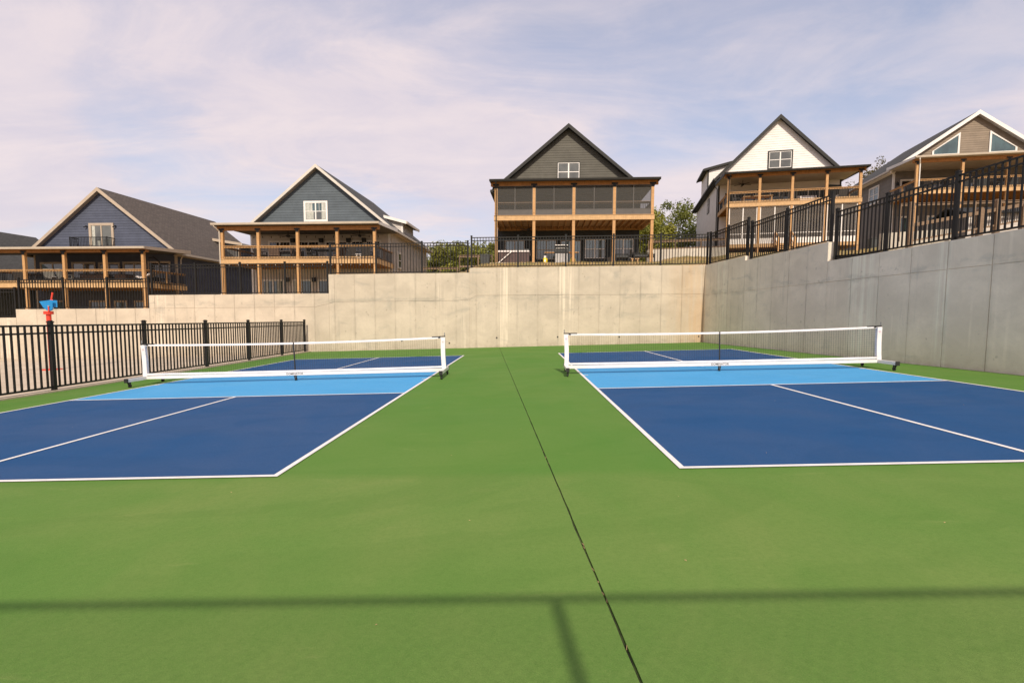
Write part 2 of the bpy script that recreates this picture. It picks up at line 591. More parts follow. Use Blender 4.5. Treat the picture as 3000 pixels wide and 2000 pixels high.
painted('tub_rim', (0.70, 0.64, 0.62), 0.5, 0.06, 5)
painted('tank_yellow', (0.80, 0.62, 0.02), 0.4, 0.1, 5)
painted('bin_grey', (0.045, 0.047, 0.047), 0.6, 0.1, 5)
painted('stripe_white', (0.75, 0.68, 0.66), 0.8, 0.08, 5)
painted('bark', (0.10, 0.072, 0.05), 0.95, 0.35, 6, 0.5)
painted('dry_leaf', (0.52, 0.36, 0.17), 0.9, 0.3, 30)
painted('mud', (0.22, 0.15, 0.07), 0.95, 0.4, 9)
leaf_mat('foliage', (0.135, 0.155, 0.016), (0.33, 0.30, 0.042))
leaf_mat('foliage_deep', (0.09, 0.12, 0.015), (0.23, 0.23, 0.036))
leaf_mat('foliage_sparse', (0.09, 0.085, 0.03), (0.19, 0.155, 0.06))
leaf_mat('straw', (0.20, 0.18, 0.05), (0.52, 0.36, 0.15))
grass_mat('dry_grass')
M = MATS

# ------------------------------------------------------------------ the ground
GS = 0.0294


def gz(x):
    return GS * x


def lerp_tab(tab, x):
    if x <= tab[0][0]:
        return tab[0][1]
    for (a, za), (b, zb) in zip(tab, tab[1:]):
        if x <= b:
            return za + (zb - za) * (x - a) / (b - a)
    return tab[-1][1]


ROW_FRONT = [(-200, -2), (-60, -.6), (-30, .45), (-24.6, .95), (-18.4, 1.40), (-18, 1.75), (-10.2, 2.10), (-9.8, 2.7), (-3.8, 3.05), (-3.3, 3.27), (7, 3.44), (9, 3.5), (20, 4.2), (40, 5.8), (200, 9)]
ROW_HOUSE = [(-200, -2), (-60, -1), (-48, -.6), (-38, .3), (-26, .45), (-24, 1.2), (-21.8, 2.05), (-11, 2.1), (-8, 3), (-4, 4.55), (-3, 4.68), (7.2, 4.78), (9, 5.25), (14, 6.3), (25, 6.5), (28.5, 7.3), (30.5, 7.85), (45, 8.1), (200, 11)]
ROW_RIGHT = [(-200, 2.7), (7.5, 2.72), (10, 2.95), (20, 4.0), (40, 5.8), (200, 9)]


def sstep(t):
    t = max(0, min(1, t))
    return t * t * (3 - 2 * t)


def hz(x, y):
    if y < 18.3:
        t = sstep((y - 4) / 14.0)
        a, b = lerp_tab(ROW_RIGHT, x), lerp_tab(ROW_FRONT, x)
        return a + (b - a) * t
    t = (y - 18.3) / (8.8 + 7.4 * sstep((x - 7.5) / 6.0))
    t = max(0, min(1, t))
    a, b = lerp_tab(ROW_FRONT, x), lerp_tab(ROW_HOUSE, x)
    base = a + (b - a) * t
    return base + 0.03 * math.sin(x * 2.1 + y * 1.3) * (1 if y > 19 else 0)


def rwx(y):
    """face of the side wall"""
    return 6.8 + (18.1 - y) * (1.0 / 13.07)


def grid(mb, xs_fn, ys, hfn):
    rows = []
    base = len(mb.v)
    nx = None
    for y in ys:
        xs = xs_fn(y)
        nx = len(xs)
        mb.v += [(x, y, hfn(x, y)) for x in xs]
    for j in range(len(ys) - 1):
        for i in range(nx - 1):
            a = base + j * nx + i
            mb.f.append((a, a + 1, a + nx + 1, a + nx))


mb = MB()
xl = [-900, -300, -120, -60, -45] + [-40 + 4 * i for i in range(11)] + [6, 12, 30, 60, 120, 300, 900]
yl = [-900, -300, -100, -40, -20, -12, -6, 0, 6, 12, 18.2, 40, 100, 300, 900]
grid(mb, lambda y: xl, yl, lambda x, y: gz(max(-45, min(8, x))) - 0.16)
tag(mb.build('ground', M['dry_grass'], None, fix=False), kind='structure')
mb = MB()
xs = [-900, -400, -200, -120, -80] + [-64 + 0.8 * i for i in range(146)] + [60, 80, 120, 200, 400, 900]
ys = [18.32, 18.8] + [19.4 + 0.8 * i for i in range(34)] + [50, 60, 80, 120, 200, 400, 900]
grid(mb, lambda y: xs, ys, hz)
xr = [0, .4, 1, 2, 3, 4, 5, 6.5, 8, 10, 12, 15, 18, 22, 26, 30, 36, 44, 60, 100, 200, 400, 880]
grid(mb, lambda y: [rwx(max(y, -60)) + 0.16 + d for d in xr], [-900, -400, -100, -40, -20, -10, -6, -3, 0, 2, 4, 6, 8, 10, 12, 14, 16, 18, 18.32], hz)
tag(mb.build('hillside', M['dry_grass'], None, smooth=True, fix=False), kind='structure')

# green court surface: two slabs with a joint between them
JX0, JY0, JX1, JY1 = -2.30, 18.09, -0.88, -2.34
jx = lambda y: JX0 + (JX1 - JX0) * (y - JY0) / (JY1 - JY0)
Y0, Y1 = -11.0, 18.1


def slab(name, quad, top_off, th, mat, parent=None):
    mbb = MB()
    mbb.hexa([(x, y, gz(x) + top_off - th) for x, y in quad], [(x, y, gz(x) + top_off) for x, y in quad])
    return mbb.build(name, mat, parent)


def sheet(name, quad, off, mat, parent=None):
    mbb = MB()
    mbb.add([(x, y, gz(x) + off) for x, y in quad], [tuple(range(len(quad)))])
    return mbb.build(name, mat, parent, fix=False)


court = slab('court_base', [(-10.86, Y0), (rwx(Y0) - .005, Y0), (rwx(Y1) - .005, Y1), (-10.86, Y1)], -0.012, 0.10, M['joint_dark'])
tag(court, kind='structure')
rj = random.Random(3)
jy = [Y0 + (Y1 - Y0) * i / 240 for i in range(241)]
jl = [(jx(y) - .0045 - abs(rj.gauss(0, .0016)), y) for y in jy]
jr = [(jx(y) + .0045 + abs(rj.gauss(0, .0016)), y) for y in jy]


def edge_slab(poly):
    m_ = MB().prism(poly, lambda x, y: (x, y, gz(x) - .011), lambda x, y: (x, y, gz(x)))
    return m_.build('court_slab', M['court_green'], court)


edge_slab([(-10.85, Y1), (-10.85, Y0)] + jl)
edge_slab([(rwx(Y0) - .01, Y0), (rwx(Y1) - .01, Y1)] + jr[::-1])
# crumbs of dry leaf and soil caught in the joint
mb = MB()
for i in range(45):
    y = -3.2 + 21 * rj.random() ** 1.6
    x = jx(y) + rj.uniform(-.004, .004)
    l, w, a = rj.uniform(.004, .018), rj.uniform(.0015, .0035), rj.uniform(-.5, .5) + math.pi / 2
    c, s = math.cos(a), math.sin(a)
    z = gz(x) - 0.008 + rj.uniform(-.002, .007)
    mb.hexa([(x + c * u * l - s * v * w, y + s * u * l + c * v * w, z) for u, v in ((-1, -1), (1, -1), (1, 1), (-1, 1))],
            [(x + c * u * l - s * v * w, y + s * u * l + c * v * w, z + .004) for u, v in ((-1, -1), (1, -1), (1, 1), (-1, 1))])
tag(mb.build('joint_debris', M['mud'], court), kind='stuff')

W_, L_, NV, LW = 6.096, 13.411, 4.572, 0.0508


def make_court(ox, oy, sgn):
    """ox, oy: inner near corner; the court runs away from it to the side sgn"""
    def q(x0, y0, x1, y1):
        a, b = ox + sgn * x0, ox + sgn * x1
        a, b = min(a, b), max(a, b)
        return [(a, oy + y0), (b, oy + y0), (b, oy + y1), (a, oy + y1)]
    FN = L_ - NV
    for a, b in ((0.02, NV + .03), (FN - .03, L_ - .02)):
        tag(sheet('blue_service_area', q(.02, a, W_ - .02, b), .004, M['court_blue']), kind='structure')
    kz = tag(sheet('light_blue_kitchen', q(.02, NV + .03, W_ - .02, FN - .03), .0045, M['court_light_blue']), kind='structure')
    par = kz
    for nm, r in (('baseline', (0, 0, W_, LW)), ('baseline', (0, L_ - LW, W_, L_)), ('sideline', (0, LW, LW, L_ - LW)), ('sideline', (W_ - LW, LW, W_, L_ - LW)),
                  ('kitchen_line', (LW, NV, W_ - LW, NV + LW)), ('kitchen_line', (LW, FN - LW, W_ - LW, FN)),
                  ('centre_line', (W_ / 2 - LW / 2, LW, W_ / 2 + LW / 2, NV)), ('centre_line', (W_ / 2 - LW / 2, FN, W_ / 2 + LW / 2, L_ - LW)),
                  ('net_mark', (LW, L_ / 2 - .10, LW + .10, L_ / 2 - .05)), ('net_mark', (W_ - LW - .10, L_ / 2 - .10, W_ - LW, L_ / 2 - .05))):
        sheet(nm, q(*r), .0085, M['line_white'], par)


make_court(0, 0, 1)
make_court(-3.32, -0.007, -1)

# concrete kerb under the side fence and the splash pad beyond it
tag(slab('kerb', [(-11.10, Y0), (-10.855, Y0), (-10.855, Y1), (-11.10, Y1)], 0.03, 0.15, M['pad_concrete']), kind='structure')
pad = tag(slab('splash_pad', [(-60, Y0), (-11.105, Y0), (-11.105, 18.09), (-60, 18.09)], -0.02, 0.1, M['pad_concrete']), kind='structure')
rp = random.Random(5)
for i in range(6):
    for j in range(9):
        x1 = -11.11 - i * 3.05
        y0_ = 18.08 - (j + 1) * 3.05
        slab('slab', [(x1 - 3.04, y0_), (x1, y0_), (x1, y0_ + 3.04), (x1 - 3.04, y0_ + 3.04)], 0.0 + rp.uniform(-.001, .001), 0.018, M['pad_concrete'], pad)

# ------------------------------------------------------------------ retaining walls


def wall_panels(root, face, thick_dir, segs, seam_cols, seam_fn, base_fn, gap=0.0055, thick=0.27, mat='wall_concrete'):
    """face(s, z) -> point on the front face; thick_dir: unit vector into the wall"""
    td = Vector(thick_dir)
    for (s0, z0, s1, z1) in segs:
        top = lambda s: z0 + (z1 - z0) * (s - s0) / (s1 - s0)
        cmb_ = MB()
        q = [(s0, base_fn(s0) - .3), (s1, base_fn(s1) - .3), (s1, top(s1)), (s0, top(s0))]
        cmb_.prism(q, lambda s, z: Vector(face(s, z)) + td * 0.014, lambda s, z: Vector(face(s, z)) + td * thick)
        cmb_.build('wall_core', M[mat], root)
        cols = [s0] + [c for c in seam_cols if s0 + .12 < c < s1 - .12] + [s1]
        for a, b in zip(cols, cols[1:]):
            rows = [lambda s: base_fn(s) - .05]
            if seam_fn and seam_fn((a + b) / 2) < top((a + b) / 2) - .25:
                rows.append(seam_fn)
            rows.append(lambda s: top(s) + .004)
            for lo, hi in zip(rows, rows[1:]):
                pm = MB()
                g0 = gap if lo is not rows[0] else 0
                g1 = gap if hi is not rows[-1] else 0
                q = [(a + gap, lo(a) + g0), (b - gap, lo(b) + g0), (b - gap, hi(b) - g1), (a + gap, hi(a) - g1)]
                out = random.uniform(-.004, .003)
                pm.prism(q, lambda s, z: Vector(face(s, z)) + td * out, lambda s, z: Vector(face(s, z)) + td * 0.022)
                pm.build('panel', M[mat], root)


wall = thing('retaining_wall', 'tall stepped tan concrete retaining wall across the back of the courts', 'wall', (0, 0, 0))
cols = [-2.41 + .914 * k for k in range(-40, 12)]
SEGS = [(-36, 1.05, -24.4, 1.17), (-24.4, 1.55, -18.2, 1.62), (-18.2, 2.21, -9.98, 2.31), (-9.98, 3.16, -3.63, 3.25), (-3.63, 3.46, 7.12, 3.62)]
seam_b = lambda s: lerp_tab([(-36, 1.3), (-18.2, 1.62), (-10, 1.71), (-9.97, 1.94), (-3.64, 2.02), (-3.6, 2.24), (7, 2.34)], s)
wall_panels(wall, lambda s, z: (s, 18.1, z), (0, 1, 0), SEGS, cols, seam_b, gz)
hole = MB().tube([(0, -.012, 0), (0, .03, 0)], .034, 10)
hole_m = hole.mesh('weep_hole', M['rubber_black'])
for x, z in ((-9.05, .18), (-6.70, .20), (-4.55, .11), (-2.41, .36), (.33, .41), (3.08, .42), (6.62, .46)):
    put('weep_hole', hole_m, wall, (x, 18.094, z))
wall2 = thing('retaining_wall', 'grey shaded concrete retaining wall along the right side of the courts', 'wall', (0, 0, 0))
wdir = Vector((-1.0, 13.07, 0)).normalized()       # away from the camera along the wall
wn_in = Vector((13.07, 1.0, 0)).normalized()       # into the wall
# parameter s = -y so that it grows towards the camera
cols = [-16.91, -16.01, -15.1, -13.87, -12.97, -12.08, -11.18, -9.37, -8.46, -7.55, -6.66, -5.74] + [-5.74 + .905 * k for k in range(1, 22)]
wall_panels(wall2, lambda s, z: (rwx(-s), -s, z), wn_in, [(-18.09, 3.60, -14.75, 3.59), (-14.75, 3.42, -10.3, 3.42), (-10.3, 2.88, 12, 2.88)], cols, lambda s: 2.29, lambda s: gz(7) - .02, mat='side_concrete')

# ------------------------------------------------------------------ metal picket fences
PICK = {}


def picket_fence(label, runs, post_h, rail_top, spacing=0.125, pw=0.025, post_w=0.074, base_gap=0.0, group='black metal picket fences', rail_h=0.036, gap_bottom=0.05, second=0.15):
    """runs: list of post foot points (x, y, z); panels hang between neighbours"""
    root = thing('picket_fence', label, 'fence', (0, 0, 0), 0, group)
    pm = MB()
    h = post_w / 2
    pm.box((-h, -h, -.04), (h, h, post_h)).box((-h * 1.25, -h * 1.25, post_h), (h * 1.25, h * 1.25, post_h + .022)).box((-h * .8, -h * .8, post_h + .022), (h * .8, h * .8, post_h + .04))
    pmesh = pm.mesh('post', M['black_metal'])
    for i, p in enumerate(runs):
        a = runs[min(i + 1, len(runs) - 1)]
        b = runs[max(i - 1, 0)]
        rz = math.atan2(a[1] - b[1], a[0] - b[0])
        put('post', pmesh, root, p, (0, 0, rz))
    kh = rail_top - gap_bottom
    km = MB().box((-pw / 2, -pw / 2, gap_bottom + .004), (pw / 2, pw / 2, rail_top - .006))
    kmesh = km.mesh('picket', M['black_metal'])
    for p, q in zip(runs, runs[1:]):
        p, q = Vector(p), Vector(q)
        d = q - p
        n = max(2, int(d.xy.length / spacing))
        rz = math.atan2(d.y, d.x)
        dn = d.normalized() * (h + .001)
        for z in (rail_top - rail_h / 2, rail_top - second, gap_bottom + rail_h / 2):
            MB().bar(p + dn + Vector((0, 0, z)), q - dn + Vector((0, 0, z)), rail_h * 1.05, rail_h).build('rail', M['black_metal'], root)
        for i in range(1, n):
            put('picket', kmesh, root, p + d * (i / n), (0, 0, rz))
    return root


FY = 18.22
seg_z = lambda x, s: s[1] + (s[3] - s[1]) * (x - s[0]) / (s[2] - s[0])
px = lambda xs_, s: [(x, FY, seg_z(x, s) + .004) for x in xs_]
picket_fence('lowest run of black picket fence at the left end of the wall', px([-33.5, -31.2, -28.9, -26.6, -24.50], SEGS[0]), 1.36, 1.32)
picket_fence('black picket fence on the wall step behind the blue bucket', px([-24.30, -22.25, -20.2, -18.28], SEGS[1]), 1.40, 1.36)
picket_fence('black picket fence on the wall step between the navy and slate houses', px([-18.12, -16.1, -14.05, -12.0, -10.06], SEGS[2]), 1.42, 1.38)
picket_fence('black picket fence on the wall step in front of the slate house', px([-9.92, -7.85, -5.78, -3.72], SEGS[3]), 1.40, 1.36)
picket_fence('black picket fence on the highest back wall below the olive house', px([-3.55, -1.47, .66, 2.78, 4.87, 6.93], SEGS[4]), 1.40, 1.36)
rp_ = lambda ys_, z: [(rwx(y) + .14, y, z) for y in ys_]
picket_fence('black picket fence on the side wall section next to the corner', rp_([17.95, 16.4, 14.86], 3.60), 1.40, 1.36)
picket_fence('black picket fence on the middle section of the side wall', rp_([14.62, 12.5, 10.42], 3.42), 1.40, 1.36)
picket_fence('near black picket fence on the side wall below the tan house', rp_([10.2, 8.48, 6.7, 4.95, 3.2, 1.4, -.4], 2.88), 1.42, 1.37, .118, .026)
picket_fence('low black picket fence on the kerb beside the splash pad', [(-10.97, y, gz(-10.97) + .03) for y in (17.75, 15.65, 13.25, 10.9, 8.45, 5.95, 3.45, .95, -1.5)], 1.40, 1.35, .125, .028, .072, rail_h=.036, second=.17, group='black metal picket fences')

# chain-link fence behind the camera, whose rail and post shade the foreground
SH_Y = -1.84
CL_H = 3.0
CL_Y = SH_Y - CL_H / math.tan(SUN_EL) * math.cos(SUN_AZ)
CL_DX = CL_H / math.tan(SUN_EL) * math.sin(SUN_AZ)
cl = thing('chain_link_fence', 'tall chain-link fence behind the camera that throws the rail and post shadow in the foreground', 'fence', (0, 0, 0))
for x in (-10.6, -7.45, -4.3, -1.14 + CL_DX, 2.5, 5.6, 8.4):
    MB().tube([(x, CL_Y, gz(x) - .02), (x, CL_Y, gz(x) + CL_H)], .030, 10).build('post', M['galvanized'], cl, smooth=True)
MB().tube([(-10.6, CL_Y, gz(-10.6) + CL_H), (8.4, CL_Y, gz(8.4) + CL_H)], .019, 10).build('top_rail', M['galvanized'], cl, smooth=True)
mb = MB()
n_w = int((19 + CL_H) / .075)
for k in range(n_w):
    for sgn in (1, -1):
        t0 = -10.6 + k * .075 - (CL_H if sgn > 0 else 0)
        a0, a1 = t0, t0 + sgn * CL_H
        za, zb = 0.03, CL_H - .02
        lo, hi = -10.55, 8.35
        pa, pb = Vector((a0, 0, za)), Vector((a1, 0, zb))
        d = pb - pa
        ts, te = 0.0, 1.0
        for lim, sg in ((lo, 1), (hi, -1)):
            fa, fb = sg * (pa.x - lim), sg * (pb.x - lim)
            if fa < 0 and fb < 0:
                ts = 2
            elif fa < 0:
                ts = max(ts, fa / (fa - fb))
            elif fb < 0:
                te = min(te, fa / (fa - fb))
        if ts >= te - .02:
            continue
        A, B = pa + d * ts, pa + d * te
        mb.bar((A.x, CL_Y + .035 + sgn * .003, A.z + gz(A.x)), (B.x, CL_Y + .035 + sgn * .003, B.z + gz(B.x)), .0036, .0036, (0, 1, 0))
tag(mb.build('chain_mesh', M['galvanized'], cl), kind='stuff')

# ------------------------------------------------------------------ pickleball nets
def text_mesh(s, size, mat, depth=0.0008):
    c = bpy.data.curves.new('lettering', 'FONT')
    c.body = s
    c.size = size
    c.extrude = depth
    c.align_x = 'CENTER'
    c.align_y = 'CENTER'
    c.offset = size * 0.012
    c.resolution_u = 3
    o = bpy.data.objects.new('lettering_src', c)
    COL.objects.link(o)
    dg = bpy.context.evaluated_depsgraph_get()
    me = bpy.data.meshes.new_from_object(o.evaluated_get(dg))
    bpy.data.objects.remove(o)
    me.materials.clear()
    me.materials.append(mat)
    return me


LETTER = text_mesh('DOMINATOR', 0.062, M['cord_black'])


def make_net(label, a, b, badges):
    """a, b: left and right foot points on the ground (x, y)"""
    A = Vector((a[0], a[1], gz(a[0])))
    B = Vector((b[0], b[1], gz(b[0])))
    d = B - A
    ln = d.length
    root = thing('pickleball_net', label, 'net', A, 0, 'portable nets on the two courts')
    root.rotation_euler = (0, -math.atan2(d.z, d.xy.length), math.atan2(d.y, d.x))
    H = 0.905
    # base beam, end feet
    MB().box((.02, -.03, .125), (ln - .02, .03, .195)).build('base_beam', M['beam_white'], root)
    for x in (0, ln):
        ft = MB().box((x - .032, -.56, .120), (x + .032, .56, .188)).build('foot_beam', M['beam_white'], root)
        for y in (-.56, .56):
            s = 1 if y > 0 else -1
            MB().box((x - .036, y - (.0 if s > 0 else .03), .112), (x + .036, y + (.03 if s > 0 else 0), .194)).build('end_cap', M['rubber_black'], ft)
    # casters
    for x, y in ((0, -.50), (0, .50), (ln, -.50), (ln, .50), (ln / 2, 0)):
        c = MB().box((x - .025, y - .025, .092), (x + .025, y + .025, .122))
        for s in (-1, 1):
            c.bar((x + s * .021, y, .10), (x + s * .021, y + .018, .035), .004, .032, (0, 1, 0))
        cc = c.build('caster', M['rubber_black'], root)
        MB().tube([(x - .014, y + .018, .040), (x + .014, y + .018, .040)], .040, 14).build('wheel', M['rubber_black'], cc, smooth=False)
        MB().tube([(x - .018, y + .018, .040), (x + .018, y + .018, .040)], .012, 8).build('hub', M['steel'], cc)
    # posts with padded sleeves
    for i, x in enumerate((0.0, ln)):
        s = 1 if i == 0 else -1
        bow = .012 * s
        pts = [(x + bow * math.sin(math.pi * k / 6), 0, .19 + (H - .21) * k / 6) for k in range(7)]
        pm = MB()
        for p, q in zip(pts, pts[1:]):
            pm.hexa([(p[0] - .046, -.035, p[2]), (p[0] + .046, -.035, p[2]), (p[0] + .046, .035, p[2]), (p[0] - .046, .035, p[2])],
                    [(q[0] - .046, -.035, q[2]), (q[0] + .046, -.035, q[2]), (q[0] + .046, .035, q[2]), (q[0] - .046, .035, q[2])])
        po = pm.build('post', M['net_white'], root)
        MB().tube([(x - s * .034, 0, H + .012), (x - s * .034, 0, H + .085)], .009, 8).build('peg', M['galvanized'], po)
        bm_, ring = badges[i]
        bz = H - .115
        MB().tube([(x + bow * .4, -.0375, bz), (x + bow * .4, -.034, bz)], .030, 6).build('badge', M[ring], po)
        MB().tube([(x + bow * .4, -.0385, bz), (x + bow * .4, -.0376, bz)], .022, 16).build('badge_face', M['net_white'], po)
        MB().tube([(x + bow * .4, -.0395, bz), (x + bow * .4, -.0386, bz)], .013, 6).build('badge_mark', M[bm_], po)
        MB().bar((x - s * .048, 0, H + .004), (x + s * .25, 0, H - .004), .016, .022).bar((x + s * .06, -.01, H - .018), (x + s * .11, -.01, H - .024), .016, .018).build('corner_strap', M['rubber_black'], root)
    # net band and cords
    sag = lambda x: H - .045 * (1 - (2 * x / ln - 1) ** 2)
    N = 24
    x0, x1 = .05, ln - .05
    band = MB()
    low = MB()
    for k in range(N):
        p, q = x0 + (x1 - x0) * k / N, x0 + (x1 - x0) * (k + 1) / N
        band.hexa([(p, -.006, sag(p) - .042), (q, -.006, sag(q) - .042), (q, .006, sag(q) - .042), (p, .006, sag(p) - .042)],
                  [(p, -.006, sag(p)), (q, -.006, sag(q)), (q, .006, sag(q)), (p, .006, sag(p))])
        zb = lambda x: .212 - .010 * math.sin(math.pi * x / ln)
        low.hexa([(p, -.034, zb(p)), (q, -.034, zb(q)), (q, .034, zb(q)), (p, .034, zb(p))],
                 [(p, -.034, zb(p) + .036), (q, -.034, zb(q) + .036), (q, .034, zb(q) + .036), (p, .034, zb(p) + .036)])
    band.build('top_band', M['net_white'], root)
    low.build('lower_band', M['net_white'], root)
    cm = MB()
    nv = int((x1 - x0) / .049)
    for k in range(nv + 1):
        x = x0 + (x1 - x0) * k / nv
        cm.bar((x, 0, .24), (x, 0, sag(x) - .045), .0021, .0021)
    nh = 13
    for r in range(1, nh):
        t = r / nh
        prev = None
        for k in range(N + 1):
            x = x0 + (x1 - x0) * k / N
            edge = min(x - x0, x1 - x)
            z = .25 + (sag(x) - .295) * t
            z += .035 * math.exp(-edge / .18) * (t - .4) - .006
            if prev:
                cm.bar(prev, (x, 0, z), .0021, .0021)
            prev = (x, 0, z)
    cm.build('net_mesh', M['cord_black'], root)
    MB().box((ln / 2 - .012, -.012, .25), (ln / 2 + .012, .012, sag(ln / 2) + .004)).build('centre_strap', M['cord_black'], root)
    put('lettering', LETTER, root, (ln / 2, -.0315, .160), (math.pi / 2, 0, 0))
    return root


make_net('white portable net across the right court, beside the grey side wall', (-.29, 6.93), (6.37, 6.68), (('badge_violet', 'badge_grey'), ('badge_red', 'badge_grey')))
make_net('white portable net across the left court, beside the low picket fence', (-9.69, 6.80), (-3.02, 6.96), (('badge_orange', 'badge_grey'), ('badge_green', 'badge_grey')))

# ------------------------------------------------------------------ houses
def extent(poly, z):
    """s-range of a convex polygon at height z"""
    out = []
    n = len(poly)
    for i in range(n):
        (a, za), (b, zb) = poly[i], poly[(i + 1) % n]
        if abs(za - zb) < 1e-9:
            if abs(za - z) < 1e-6:
                out += [a, b]
        elif min(za, zb) - 1e-9 <= z <= max(za, zb) + 1e-9:
            out.append(a + (b - a) * (z - za) / (zb - za))
    return (min(out), max(out)) if out else None


def lap_boards(parent, poly, to3, nrm, mat, expo=0.172, over=0.02, name='board'):
    """horizontal lap siding over a convex polygon (s, z): each board leans out at its foot"""
    nrm = Vector(nrm)
    zs = [p[1] for p in poly]
    z, top = min(zs), max(zs)
    while z < top - .03:
        z1 = min(z + expo, top)
        e0, e1 = extent(poly, z + 1e-4), extent(poly, z1 - 1e-4)
        if e0 and e1 and e0[1] - e0[0] > .05:
            c0, c1 = Vector(to3(e0[0], z)), Vector(to3(e0[1], z))
            d0, d1 = Vector(to3(e1[0], z1)), Vector(to3(e1[1], z1))
            m_ = MB()
            m_.add([c0, c1, c1 + nrm * .026, c0 + nrm * .026, d0, d1, d1 + nrm * .009, d0 + nrm * .009],
                   [(3, 2, 1, 0), (4, 5, 6, 7), (0, 1, 5, 4), (1, 2, 6, 5), (2, 3, 7, 6), (3, 0, 4, 7)])
            m_.build(name, mat, parent)
        z = z1


def window(root, to3, nrm, s0, s1, z0, z1, trim, nx=2, ny=2, glass='glass_grey', tw=0.09, sash='trim_white', curtain=None, name='window', low_glass=None, outer=None, grid_top=0):
    """to3(s, z) on the wall plane; frame stands proud, panes sit back in it"""
    n = Vector(nrm)
    P3 = lambda s, z, o: Vector(to3(s, z)) + n * o

    def rect(m_, a, b, c, d, o0, o1):
        m_.prism([(a, c), (b, c), (b, d), (a, d)], lambda s, z: P3(s, z, o0), lambda s, z: P3(s, z, o1))
    fr = MB()
    for q in ((s0 - tw, s1 + tw, z1, z1 + tw), (s0 - tw, s1 + tw, z0 - tw, z0), (s0 - tw, s0, z0, z1), (s1, s1 + tw, z0, z1)):
        rect(fr, *q, .003, .058)
    w = fr.build(name, M[trim], root)
    sa = MB()
    bw = .045
    for q in ((s0, s1, z1 - bw, z1), (s0, s1, z0, z0 + bw), (s0, s0 + bw, z0 + bw, z1 - bw), (s1 - bw, s1, z0 + bw, z1 - bw)):
        rect(sa, *q, .006, .046)
    xs_ = [s0 + (s1 - s0) * i / nx for i in range(nx + 1)]
    zs_ = [z0 + (z1 - z0) * i / ny for i in range(ny + 1)]
    for x in xs_[1:-1]:
        rect(sa, x - .045, x + .045, z0 + bw, z1 - bw, .006, .050)
    for z in zs_[1:-1]:
        for i in range(nx):
            rect(sa, xs_[i] + bw, xs_[i + 1] - bw, z - .025, z + .025, .006, .044)
    if grid_top:
        for i in range(nx):
            for k in range(1, grid_top):
                x = xs_[i] + (xs_[i + 1] - xs_[i]) * k / grid_top
                rect(sa, x - .010, x + .010, zs_[-2] + .026, z1 - bw, .018, .036)
    sa.build('sash', M[sash], w)
    for i in range(nx):
        for j in range(ny):
            g = MB()
            rect(g, xs_[i] + .03, xs_[i + 1] - .03, zs_[j] + .012, zs_[j + 1] - .012, .012, .022)
            gm = low_glass if (low_glass and j == 0) else glass
            g.build('pane', M[gm], w)
    if curtain:
        for (c0, c1, cz0, cz1) in curtain:
            cu = MB()
            k = 6
            for i in range(k):
                a, b = s0 + (s1 - s0) * (c0 + (c1 - c0) * i / k), s0 + (s1 - s0) * (c0 + (c1 - c0) * (i + .8) / k)
                rect(cu, a, b, z0 + (z1 - z0) * cz0, z0 + (z1 - z0) * cz1, .0225, .0285 if i % 2 else .0255)
            cu.build('curtain', M['curtain'], w)
    return w


def set_uv(o, fn):
    me = o.data
    uv = me.uv_layers.new(name='UVMap')
    for lp in me.loops:
        uv.data[lp.index].uv = fn(me.vertices[lp.vertex_index].co)


def railing(root, a, b, zf, height=.90, sp=.105, wood_m='cedar', bal='black_metal'):
    """a, b: end points in plan; zf: deck floor"""
    a, b = Vector((a[0], a[1], zf)), Vector((b[0], b[1], zf))
    d = b - a
    r = MB().bar(a + Vector((0, 0, height - .015)), b + Vector((0, 0, height - .015)), .14, .035).build('railing', M[wood_m], root)
    MB().bar(a + Vector((0, 0, height - .085)), b + Vector((0, 0, height - .085)), .04, .09).build('upper_rail', M[wood_m], r)
    MB().bar(a + Vector((0, 0, .105)), b + Vector((0, 0, .105)), .04, .09).build('lower_rail', M['deck_wood'], r)
    n = max(2, int(d.length / sp))
    bm_ = BAL.setdefault((round(height, 3), bal), MB().box((-.014, -.036, .055), (.014, -.022, height - .045)).mesh('baluster', M[bal]))
    rz = math.atan2(d.y, d.x)
    for i in range(1, n):
        put('baluster', bm_, r, a + d * (i / n), (0, 0, rz))
    return r


BAL = {}


